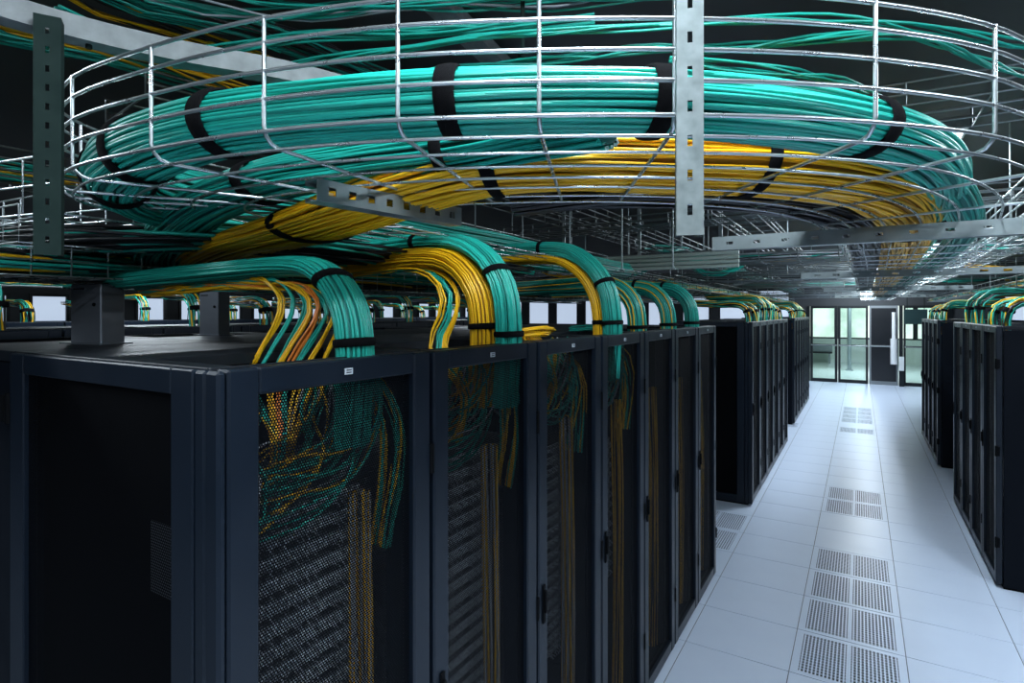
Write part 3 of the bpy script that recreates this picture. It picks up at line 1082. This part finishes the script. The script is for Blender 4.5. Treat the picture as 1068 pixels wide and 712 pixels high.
def place(o, loc, xdir, facing):
    """local x -> xdir, local -y -> facing"""
    X = Vector(xdir).normalized()
    Y = -Vector(facing)
    Y = (Y - X * Y.dot(X)).normalized()
    Z = X.cross(Y)
    o.matrix_world = Matrix.Translation(loc) @ Matrix((X, Y, Z)).transposed().to_4x4()
    return o


# upright strut in front of the tray
dv = .835
r0 = ray(719.5, 325)
place(strut('upright_strut', 'slotted galvanized upright strut hanging in front of the looped tray', CEIL - 2.226, .021, .038, GALVU, .05, (.016, .007)),
      (r0[0] * dv, r0[1] * dv, 2.226), (0, 0, 1), (.35, -.95, 0))
dv = 1.062
r0 = ray(49.5, 325)
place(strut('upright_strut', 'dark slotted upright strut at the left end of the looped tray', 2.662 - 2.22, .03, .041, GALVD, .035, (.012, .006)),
      (r0[0] * dv, r0[1] * dv, 2.22), (0, 0, 1), (.9, -.5, 0))
place(strut('cross_strut', 'slotted galvanized cross strut under the right arm of the looped tray', 1.38, .041, .048, GALV, .09, (.022, .010)),
      (-.46, 2.16, ZT0 - .032), (1, 0, 0), (0, -1, 0))
place(strut('cross_strut', 'short slotted strut under the tray just above the yellow sheet of cables', .42, .041, .045, GALV, .05, (.018, .016)),
      (-.93, .78, ZT0 - .034), (.12, 1, 0), (1, -.2, 0))
for i, (y, lb) in enumerate(((4.4, 'second'), (7.2, 'third'), (10.5, 'fourth'))):
    place(strut('cross_strut', 'galvanized cross strut under the aisle tray, %s down the aisle' % lb, 1.3, .041, .041, GALV, .11, (.04, .014)),
          (-.35, y, ZT0 - .03), (1, 0, 0), (0, -1, 0))

# ------------------------------------------------------------------ other wire trays


def wire_tray(label, ctrl, width=.4, wall=.1, pitch=.12, r=.0028, group='background wire trays', nlong=5, step=.3, m=None):
    m = m or WIRE
    pts = spline(ctrl, step=step)
    F = frames(pts)
    t = thing('wire_cable_tray', label, 'cable tray', pts[0], 0, group)
    b0 = pts[0]
    mb = MB()

    def off(j, x, z):
        p, (_, s, u) = pts[j], F[j]
        return (p[0] - b0[0] + s[0] * x, p[1] - b0[1] + s[1] * x, p[2] - b0[2] + z)
    prof = [(-width / 2, wall), (-width / 2, wall / 2)] + [(-width / 2 + width * k / (nlong - 1), 0) for k in range(nlong)] + [(width / 2, wall / 2), (width / 2, wall)]
    for x, z in prof:
        mb.tube([off(j, x, z) for j in range(len(pts))], r, 4)
    mb.build('long_wires', m, t)['kind'] = 'stuff'
    mb = MB()
    tot = sum(vlen(vsub(b_, a)) for a, b_ in zip(pts, pts[1:]))
    fine = spline(ctrl, n=int(tot / pitch) + 2)
    FF = frames(fine)
    for p, (_, s, u) in zip(fine, FF):
        def o2(x, z):
            return (p[0] - b0[0] + s[0] * x, p[1] - b0[1] + s[1] * x, p[2] - b0[2] + z)
        mb.tube([o2(-width / 2, wall), o2(-width / 2, 0), o2(width / 2, 0), o2(width / 2, wall)], r * .9, 4)
    mb.build('cross_wires', m, t)['kind'] = 'stuff'
    return t


def rods(label, spots, z, top=CEIL, r=.005, group='hanger rods'):
    for i, (x, y) in enumerate(spots):
        t = thing('hanger_rod', label % ORD[i], 'rod', (x, y, z), 0, group)
        MB().tube([(0, 0, 0), (0, 0, top - z)], r, 6).build('rod', GALV, t)
        MB().box((-.02, -.02, -.006), (.02, .02, .006)).tube([(0, 0, .006), (0, 0, .02)], .012, 6).build('nut', GALV, t)


def soft(label, ctrl, A, B, n, mats, r=.005, step=.15, far=.5, core=None, group='background cable runs', **k):
    return bundle('cable_run', label, ctrl, A, B, n, mats, r=r, step=step, far=far, core=core, group=group, wander=1.2, wob=.25, sides=4, cat='cables', **k)


mix = lambda th, k: (TEAL, TEAL, YEL, TEAL, BLKC)[k % 5]
# rear tray of the front row
wire_tray('low wire tray along the back of the front rack row', [(-2.25, .2, 2.22), (-2.25, 2.5, 2.22), (-2.25, 4.9, 2.22)], .46, .09, .1, group=None)
soft('dark teal cables lying in the low tray behind the front row', [(-2.28, .25, 2.265), (-2.26, 1.2, 2.265), (-2.26, 2.6, 2.265), (-2.26, 4.8, 2.26)], .2, .035, 46, lambda th, k: (TEAL, BLKC, TEAL, YEL, BLKC)[k % 5], step=.08, core=BLKC)
wire_tray('low wire tray crossing to the left above the corner rack', [(-1.9, .80, 2.30), (-2.6, .78, 2.30), (-4.5, .8, 2.30)], .36, .1, .1, group=None)
soft('dark teal cables crossing left above the corner rack', [(-1.62, 2.6, 2.33), (-1.64, 1.6, 2.33), (-1.74, 1.12, 2.335), (-1.98, .88, 2.335), (-2.4, .8, 2.335), (-4.6, .8, 2.34)], .17, .03, 40, lambda th, k: (TEAL, BLKC, BLKC)[k % 3], step=.08, core=BLKC)

wire_tray('short wire tray leaving the left end of the looped tray', [(-1.80, .80, 2.372), (-2.3, .72, 2.372), (-3.2, .66, 2.372)], .30, .15, .13, r=.0038, group=None, step=.1)

# steel boxes carrying the low tray
for lb, x, y, sc in (('grey steel box bracket standing on the rack tops at left', -2.19, .92, 1.0), ('smaller grey steel box bracket farther back on the rack tops', -2.55, 1.55, .8)):
    t = thing('tray_bracket', lb, 'bracket', (x, y, RH), math.radians(10))
    MB().box((-.075 * sc, -.03 * sc, 0), (.075 * sc, .05 * sc, .198), .003).build('box', BRK, t)
    MB().box((-.10 * sc, -.05 * sc, 0), (.10 * sc, .06 * sc, .004)).build('foot_plate', BRK, t)
    MB().tube([(.045 * sc, -.03 * sc - .004, .13), (.045 * sc, -.03 * sc, .13)], .006, 8).build('screw', RACKD, t)
    MB().box((-.06 * sc, -.03 * sc - .0012, .180), (-.005, -.03 * sc, .184)).build('slot', RACKD, t)

# arches of cable dropping from the trays into the front racks


def arch(label, y, ztop, xs, n, mats, core, A, B, straps, xo=XF - .075, src=-2.1, yoff=0.0, bs=None, r=.0037, R=.2, group='cable drops over the front row'):
    R = min(R, ztop - RH - .03)
    ctrl = [(src, y + yoff, ztop - .015), ((src + xo - R) / 2, y + yoff * .5, ztop - .005), (xo - R, y, ztop)]
    for a in (22, 45, 68):
        ctrl.append((xo - R + R * math.sin(math.radians(a)), y, ztop - R + R * math.cos(math.radians(a))))
    ctrl += [(xo, y, ztop - R), (xo + .002, y, RH - .02), (xo - .01, y, RH - .22)]
    return bundle('cable_drop', label, ctrl, A, B, n, mats, r=r, core=core, straps=straps, step=.025, far=.05, wander=.35, wob=.03, group=group, strapw=.02, sides=6)


def ycen(i):
    return Y1 + RW * (i + .5)


arch('teal cable ribbon arching down into the corner rack', 1.0, 2.235, None, 36, [TEAL], TEAL2, .052, .024, (('z', 2.19), ('z', 2.045)), xo=-1.055, src=-2.15, yoff=-.02)
# inner loose cables of the first drop
for q, (xo, yy, m, lb) in enumerate(((-1.29, .965, YEL, 'yellow'), (-1.25, .97, TEAL, 'teal'), (-1.22, .985, TEAL, 'teal'), (-1.19, .97, YEL, 'yellow'), (-1.165, .98, ORG, 'orange'), (-1.15, .99, TEAL, 'teal'), (-1.125, 1.0, YEL, 'yellow'), (-1.10, 1.02, YEL, 'yellow'))):
    zt = 2.205 - .004 * q
    bundle('loose_cable_strand', 'loose %s cable strand left of the first teal ribbon, %s from the left' % (lb, ORD[q]),
           [(-2.1, 1.0 + .004 * q, zt), (-1.5, 1.0, zt + .005), (xo - .07, yy + .02, zt - .012), (xo - .012, yy + .015, zt - .06), (xo - .012, yy + .005, 2.10), (xo - .055, yy - .015, 2.02), (xo - .09, yy - .04, 1.93), (XF - .2, yy - .09, 1.80), (XF - .15, yy - .16, 1.68)],
           .006, .005, 4, [m], r=.0033, step=.018, far=.05, group='loose strands of the first drop', wob=.3, wander=1.5, cat='cables')
arch('teal cable bundle arching down into the second rack', 1.70, 2.375, None, 44, [TEAL], TEAL2, .066, .03, (.33, ('z', 2.27), ('z', 2.05)), xo=-1.045, src=-1.85, yoff=-.03, R=.27)
arch('yellow cable bundle under the teal arch of the second rack', 1.67, 2.312, None, 48, [YEL], YEL2, .07, .04, (('z', 2.06),), xo=-1.122, src=-1.85, yoff=-.03, R=.22)
for q, (xo, yy, m, lb) in enumerate(((-1.245, 1.60, YEL, 'yellow'), (-1.22, 1.61, TEAL, 'teal'), (-1.195, 1.62, YEL, 'yellow'))):
    zt = 2.26
    bundle('loose_cable_strand', 'loose %s cable strand left of the second drop, %s from the left' % (lb, ORD[q]),
           [(-1.75, 1.6, zt), (xo - .12, yy + .02, zt), (xo - .02, yy + .01, zt - .08), (xo - .02, yy, 2.1), (xo - .05, yy - .02, 2.0), (XF - .13, yy - .06, 1.84), (XF - .11, yy - .13, 1.7)],
           .009, .007, 6, [m], r=.0033, step=.03, far=.05, group='loose strands of the second drop', wob=.3, wander=1.5, cat='cables')
arch('teal cable bundle arching down into the fourth rack', 2.66, 2.44, None, 48, [TEAL], TEAL2, .075, .036, (.40, ('z', 2.25), ('z', 2.07)), xo=-1.04, src=-2.0, yoff=-.12, R=.34)
arch('yellow cable bundle under the teal arch of the fourth rack', 2.655, 2.392, None, 36, [YEL], YEL2, .068, .022, (('z', 2.08),), xo=-1.10, src=-2.0, yoff=-.11, R=.31)
arch('teal cable bundle dropping into the fifth rack', 3.20, 2.28, None, 30, lambda th, k: TEAL if k % 7 else YEL, TEAL2, .07, .045, (.5, .8), xo=-1.10, src=-1.9)
arch('teal cable bundle with a yellow streak dropping into the sixth rack', 3.72, 2.28, None, 30, lambda th, k: TEAL if k % 5 else YEL, TEAL2, .07, .045, (.5, .8), xo=-1.07, src=-1.9)
arch('teal cable bundle dropping into the seventh rack at the row end', 4.32, 2.29, None, 30, [TEAL], TEAL2, .07, .045, (.5, .8), xo=-1.07, src=-1.9)
# short slack cables on the rack tops
for i, (x, y, m, lb) in enumerate(((-1.12, 2.0, YEL, 'yellow cable coil on the third rack top beside the second drop'), (-1.2, 2.2, YEL, 'yellow cable coil on the third rack top nearer the fourth rack'),
                                   (-1.25, 2.95, TEAL, 'teal cable coil on the fourth rack top'))):
    bundle('cable_coil', lb, [(x - .12, y - .05, RH + .012), (x - .04, y - .08, RH + .02), (x + .05, y - .02, RH + .03), (x + .02, y + .06, RH + .02), (x - .07, y + .05, RH + .012), (x - .02, y + .1, RH - .05)],
           .018, .012, 8, [m], r=.0034, step=.02, far=.06, wob=.3, wander=1, cat='cables')

# background drops on the other rows: one built, then copied with its parts
proto = None
drops = []
for i in range(6):
    drops.append((-1.1, 6.73 + RW * (i + .5), 0, 'teal and yellow cable drop over the second left row, %s rack' % ORD[i]))
for i in range(6):
    drops.append((-1.15, 12.0 + RW * (i + .5), 0, 'teal and yellow cable drop over the third left row, %s rack' % ORD[i]))
for i in range(4):
    drops.append((1.0, 5.70 + RW * (i + .5), math.pi, 'teal and yellow cable drop over the near right row, %s rack' % ORD[i]))
for i in range(4):
    drops.append((1.0, 9.73 + RW * (i + .5), math.pi, 'teal and yellow cable drop over the far right row, %s rack' % ORD[i]))
for i in range(10):
    drops.append((-4.3, 1.0 + RW * (i + .5), 0, 'cable drop over the hall row behind the front racks, %s from the left' % ORD[i]))
for i in range(14):
    drops.append((-7.7, 2.3 + RW * (i + .5), 0, 'cable drop over the farthest hall row, %s from the left' % ORD[i]))


def drop_proto(seed):
    global rng
    keep = rng
    rng = random.Random(seed)
    zt = 2.21 + .05 * (seed % 3)
    R = .13
    ctrl = [(-.75, .05, zt + .02), (-.35, .02, zt), (-R, 0, zt), (-R + R * .7, 0, zt - R * .3), (0, 0, zt - R), (0, 0, 2.02), (-.01, 0, 1.8)]
    o = bundle('cable_drop', 'x', ctrl, .05, .03, 15, (lambda th, k: (TEAL, TEAL, YEL, TEAL, BLKC)[(k + seed) % 5]) if seed % 3 else [YEL, TEAL, BLKC, TEAL], r=.006, step=.06, far=.06,
               wob=.25, wander=1, straps=(.7,), group='cable drops over the other rows', sides=4)
    rng = keep
    for c in o.children:
        pass
    o.location = (o.location[0], o.location[1], o.location[2])
    return o


protos = [drop_proto(s) for s in range(4)]
used = [False] * 4
for j, (x, y, rz, lb) in enumerate(drops):
    k = (j * 7 + j // 3) % 4
    if used[k]:
        o = copy_tree(protos[k])
    else:
        o = protos[k]
        used[k] = True
    o['label'] = lb
    base = Vector((-.75, .05, 2.21 + .05 * (k % 3) + .02))
    o.location = Vector((x, y, 0)) + Matrix.Rotation(rz, 3, 'Z') @ base
    o.rotation_euler = (0, 0, rz)

# trays above the second and third rows, over the right rows, across the hall
trays = [
    ('wire tray over the second and third left rows', [(-1.8, 5.6, 2.36), (-1.8, 10, 2.36), (-1.85, 18, 2.36)], .5, .12),
    ('upper wire tray over the second and third left rows', [(-1.5, 4.9, 2.66), (-1.5, 10, 2.66), (-1.55, 18, 2.66)], .4, .1),
    ('wire tray over the right rows', [(1.65, 4.6, 2.38), (1.65, 10, 2.38), (1.7, 18, 2.38)], .5, .12),
    ('upper wire tray over the right rows', [(1.2, 3.6, 2.72), (1.2, 9, 2.72), (1.2, 18, 2.72)], .4, .1),
    ('wire tray crossing the hall beyond the front row', [(-12, 5.5, 2.56), (-4, 5.5, 2.56), (4, 5.5, 2.56)], .45, .1),
    ('second wire tray crossing the hall', [(-12, 7.4, 2.68), (-4, 7.4, 2.68), (4.5, 7.4, 2.68)], .45, .1),
    ('third wire tray crossing the hall', [(-12, 11.1, 2.56), (-4, 11.1, 2.56), (5, 11.1, 2.56)], .45, .1),
    ('fourth wire tray crossing the hall near the entrance', [(-12, 15.9, 2.56), (-4, 15.9, 2.56), (5, 15.9, 2.56)], .45, .1),
    ('wire tray over the hall row behind the front racks', [(-5.0, .4, 2.40), (-5.0, 7, 2.40), (-5.0, 18, 2.40)], .5, .12),
    ('wire tray over the farthest hall row', [(-8.4, 1.5, 2.42), (-8.4, 10, 2.42), (-8.4, 18, 2.42)], .5, .12),
    ('wire tray above the aisle between the hall rows', [(-3.5, .6, 2.75), (-3.5, 7, 2.75), (-3.5, 16, 2.75)], .5, .1),
    ('high wire tray under the ceiling over the front row', [(-2.6, 1.2, 2.95), (-2.3, 3.2, 2.95), (-2.3, 10, 2.95)], .5, .1),
    ('high wire tray crossing under the ceiling behind the loop', [(-6, 3.3, 3.02), (-1, 3.3, 3.02), (3.4, 3.3, 3.02)], .5, .1),
]
for n_, (y, z, x0_, x1_) in enumerate(((4.55, 2.80, -9, 2.6), (6.35, 2.44, -9, -.2), (8.3, 2.62, -11, 4), (9.4, 2.48, -11, -.2), (12.4, 2.66, -12, 5), (13.6, 2.46, -12, 4), (17.3, 2.5, -12, 5))):
    trays.append(('narrow wire tray crossing the hall at mid depth, %s from the near side' % ORD[n_], [(x0_, y, z), ((x0_ + x1_) / 2, y, z), (x1_, y, z)], .3, .08))
for n_, (x, z, y0_, y1_) in enumerate(((-2.9, 2.55, 2.2, 17), (-.75, 2.78, 4.2, 18), (.85, 2.56, 4.4, 18), (2.4, 2.55, 5.0, 18), (-6.3, 2.6, 2.5, 18))):
    trays.append(('narrow wire tray running away down the hall, %s of five' % ('nearest the front row', 'left of the aisle arm', 'right of the aisle arm', 'over the far right', 'over the left hall')[n_], [(x, y0_, z), (x, (y0_ + y1_) / 2, z), (x, y1_, z)], .3, .08))
for lb, c, w, wall in trays:
    wire_tray(lb, c, w, wall, .3, r=.0055, step=.6, nlong=4, m=WIREB)
runs = [
    ('teal and yellow cables in the tray over the second and third left rows', [(-1.8, 5.7, 2.41), (-1.8, 10, 2.41), (-1.85, 18, 2.41)], .18, .035, 18, mix),
    ('teal cables in the upper tray over the second left row', [(-1.5, 5, 2.69), (-1.5, 10, 2.69), (-1.55, 18, 2.69)], .13, .03, 14, [TEAL]),
    ('teal and yellow cables in the tray over the right rows', [(1.65, 4.7, 2.43), (1.65, 10, 2.43), (1.7, 18, 2.43)], .18, .035, 18, mix),
    ('dark cables in the upper tray over the right rows', [(1.2, 3.7, 2.76), (1.2, 9, 2.76), (1.2, 18, 2.76)], .13, .03, 14, [BLKC, TEAL]),
    ('cables in the tray crossing the hall beyond the front row', [(-12, 5.5, 2.6), (-4, 5.5, 2.6), (4, 5.5, 2.6)], .14, .03, 16, [BLKC, TEAL, GRYC]),
    ('cables in the second tray crossing the hall', [(-12, 7.4, 2.72), (-4, 7.4, 2.72), (4.5, 7.4, 2.72)], .14, .03, 14, [GRYC, BLKC, YEL]),
    ('cables in the third tray crossing the hall', [(-12, 11.1, 2.6), (-4, 11.1, 2.6), (5, 11.1, 2.6)], .14, .03, 14, [TEAL, BLKC]),
    ('cables in the tray over the hall row behind the front racks', [(-5.0, .5, 2.45), (-5.0, 7, 2.45), (-5.0, 18, 2.45)], .18, .035, 20, mix),
    ('cables in the tray over the farthest hall row', [(-8.4, 1.6, 2.47), (-8.4, 10, 2.47), (-8.4, 18, 2.47)], .18, .035, 18, mix),
    ('cables in the tray above the aisle between the hall rows', [(-3.5, .7, 2.79), (-3.5, 7, 2.79), (-3.5, 16, 2.79)], .18, .03, 18, mix),
]
for lb, c, a, b_, n, m in runs:
    soft(lb, c, a, b_, n, m)
rods('thin hanger rod over the cross aisle beyond the front row, %s from the left',
     [(x, 5.28) for x in (-6.2, -5, -4, -3.2, -2.5, -1.9, -1.2)] + [(x, 5.28) for x in (.9, 1.6)], 2.54)
rods('pale hanger rod over the mid hall, %s from the left', [(-9.5, 8.1), (-8, 8.1), (-6.6, 8.1), (-5.4, 8.1), (-4.4, 8.1), (-3.6, 8.1), (-2.9, 8.1), (-2.3, 8.1), (-.8, 8.1), (.8, 8.1), (1.6, 8.1), (2.4, 8.1)], 2.60, r=.009)
rods('pale hanger rod over the far hall, %s from the left', [(-11, 12.2), (-9.6, 12.2), (-8.2, 12.2), (-7, 12.2), (-6, 12.2), (-5, 12.2), (-4.1, 12.2), (-3.3, 12.2), (-.8, 12.2), (.9, 12.2), (1.9, 12.2), (2.9, 12.2)], 2.64, r=.011)
rods('pale hanger rod behind the arches of the front row, %s from the left', [(-4.2, 4.3), (-3.6, 4.3), (-3.0, 4.3), (-2.5, 4.3), (-2.05, 4.3), (-1.6, 4.3), (-1.2, 4.3)], 2.44, r=.006)
rods('thin hanger rod carrying the tray over the second left row, %s from the near end', [(-1.58, y) for y in (6, 7.2, 8.4, 9.6, 11, 12.4, 14)], 2.35)
rods('thin hanger rod carrying the tray over the right rows, %s from the near end', [(1.38, y) for y in (5, 6.4, 7.8, 9.2, 10.6, 12, 13.5)], 2.37)

# ------------------------------------------------------------------ high things at the top of the view
Z3 = 2.665
pts = [at_z(px, py, Z3) for px, py in ((-90, -22), (0, 10), (100, 38), (200, 60), (290, 76), (380, 98), (470, 122), (560, 146))]
wr = thing('cable_rail', 'wide pale curved ladder rail under the ceiling at upper left', 'rail', (0, 0, 0))
P = spline(pts, step=.03)
F = frames(P)
mb = MB()
vs, fs = [], []
for p, (t, s, u) in zip(P, F):
    for a, b_ in ((-.022, -.02), (.022, -.02), (.022, .024), (-.022, .024)):
        vs.append((p[0] + s[0] * a, p[1] + s[1] * a, p[2] + b_))
for j in range(len(P) - 1):
    for q in range(4):
        q2 = (q + 1) % 4
        fs.append((j * 4 + q, j * 4 + q2, j * 4 + 4 + q2, j * 4 + 4 + q))
mb.add(vs, fs).build('rail', WHITEB, wr)
mb = MB()
for j in range(8, len(P) - 4, 9):
    p = P[j]
    MB().tube([(p[0], p[1], p[2] - .028), (p[0], p[1], p[2] - .019)], .006, 6).build('bolt', GALVD, wr)
for j, zt in ((3, 0), (len(P) - 3, 0)):
    p = P[min(j, len(P) - 1)]
    MB().tube([(p[0], p[1], p[2] + .02), (p[0], p[1], CEIL)], .008, 6).build('hanger', GALVD, wr)


def px_path(l, z):
    return [at_z(a, b_, z) for a, b_ in l]


high = [
    ('yellow cables running beside the pale rail under the ceiling', px_path([(-60, 0), (0, 22), (80, 42), (170, 68), (250, 95), (320, 125), (400, 160)], 3.08), .05, .02, 14, [YEL]),
    ('teal cables running under the pale rail at upper left', px_path([(-60, 12), (0, 36), (80, 55), (170, 80), (240, 100), (330, 135), (400, 165)], 3.06), .045, .02, 12, [TEAL]),
    ('yellow cables high up between the pale rail and the top edge', px_path([(60, -20), (110, 8), (170, 28), (240, 50), (330, 84), (400, 112)], 3.2), .05, .02, 10, [YEL, BLKC]),
    ('broad teal cables high up at the upper left', px_path([(100, -20), (160, 8), (230, 22), (300, 44), (400, 84), (480, 112)], 3.2), .08, .03, 24, [TEAL, TEAL, BLKC]),
    ('teal cables drooping behind the top wires of the loop', px_path([(60, 10), (120, 34), (180, 52), (255, 47), (330, 38), (420, 34), (520, 28), (620, 18)], 2.95), .018, .012, 7, [TEAL]),
    ('teal cables lying across behind the loop left of the upright strut', px_path([(180, 66), (260, 72), (340, 62), (430, 52), (520, 35), (600, 30), (690, 30), (760, 22), (850, 18), (960, 30), (1140, 60)], 2.90), .014, .01, 6, [TEAL]),
    ('teal cables just above the main bundle behind the loop', px_path([(360, 110), (440, 76), (510, 68), (590, 60), (660, 52), (760, 50), (850, 40), (930, 36), (1010, 58), (1160, 110)], 2.86), .012, .01, 5, [TEAL]),
    ('teal cable strand above the bundle right of the upright strut', px_path([(700, 62), (790, 72), (850, 78), (900, 92), (960, 135)], 2.8), .012, .01, 5, [TEAL]),
    ('wide teal cable run near the top edge behind the loop', px_path([(150, -14), (230, 4), (300, 8), (380, 2), (480, -2), (600, -6), (720, -16)], 3.1), .05, .03, 14, [TEAL, TEAL, GRYC]),
]
for lb, c, a, b_, n, m in high:
    soft(lb, c, a, b_, n, m, r=.0045, step=.08, far=.15)
sb = thing('support_beam', 'pale slanting flat beam under the ceiling above the loop', 'beam', (0, 0, 0))
a, b_ = Vector(at_z(425, -20, 3.25)), Vector(at_z(560, 110, 3.25))
mb = MB()
dv_ = (b_ - a).normalized()
sd = Vector((-dv_.y, dv_.x, 0)) * .05
mb.add([tuple(a + sd), tuple(b_ + sd), tuple(b_ - sd), tuple(a - sd), tuple(a + sd + Vector((0, 0, .05))), tuple(b_ + sd + Vector((0, 0, .05))), tuple(b_ - sd + Vector((0, 0, .05))), tuple(a - sd + Vector((0, 0, .05)))],
       [(0, 1, 2, 3), (7, 6, 5, 4), (0, 4, 5, 1), (1, 5, 6, 2), (2, 6, 7, 3), (3, 7, 4, 0)])
mb.build('beam', WHITEB, sb)
for q in (.2, .8):
    p = a.lerp(b_, q)
    MB().tube([(p.x, p.y, 3.3), (p.x, p.y, CEIL)], .008, 6).build('hanger', GALVD, sb)

# pale conduits over the near end of the second left row
pc = thing('conduit_rack', 'pale grey-green horizontal conduits on a rail beyond the front row', 'conduits', (-2.6, 4.98, 2.50))
for j in range(4):
    MB().tube([(0, 0, j * .036), (1.75, 0, j * .036)], .016, 10).build('conduit', PALE, pc)
for xx in (.15, .9, 1.6):
    MB().box((xx - .015, .018, -.03), (xx + .015, .03, CEIL - 2.5)).build('support', GALV, pc)

# loose loops of cable hanging from the cross trays in the background
lr = random.Random(21)
spots = [(-2.6, 5.5), (-2.0, 5.5), (-1.3, 6.35), (-3.4, 6.35), (-4.6, 5.5), (-5.6, 6.35), (-2.9, 8.3), (-1.9, 9.4), (-4.2, 9.4), (-6.4, 8.3), (1.3, 7.4), (1.9, 8.3), (2.6, 7.4), (-7.4, 9.4), (-3.3, 11.1), (-5.5, 11.1), (2.2, 11.1), (3.0, 12.4)]
for n_, (x, y) in enumerate(sorted(spots, key=lambda q: (q[1], q[0]))):
    w_, d_ = lr.uniform(.25, .5), lr.uniform(.05, .16)
    m_ = (TEAL, YEL, TEAL, GRYC, BLKC)[n_ % 5]
    z_ = 2.60
    soft('slack %s cables looping below the background trays, %s by distance from the front' % ({'teal_cable': 'teal', 'yellow_cable': 'yellow', 'grey_cable': 'grey', 'black_cable': 'black'}[m_.name], ORD[n_]),
         [(x - w_, y, z_), (x - w_ * .5, y - .05, z_ - d_ * .8), (x, y - .06, z_ - d_), (x + w_ * .5, y - .05, z_ - d_ * .7), (x + w_, y, z_)], .03, .02, 8, [m_], r=.006, step=.08, far=.12, group='slack loops in the background')
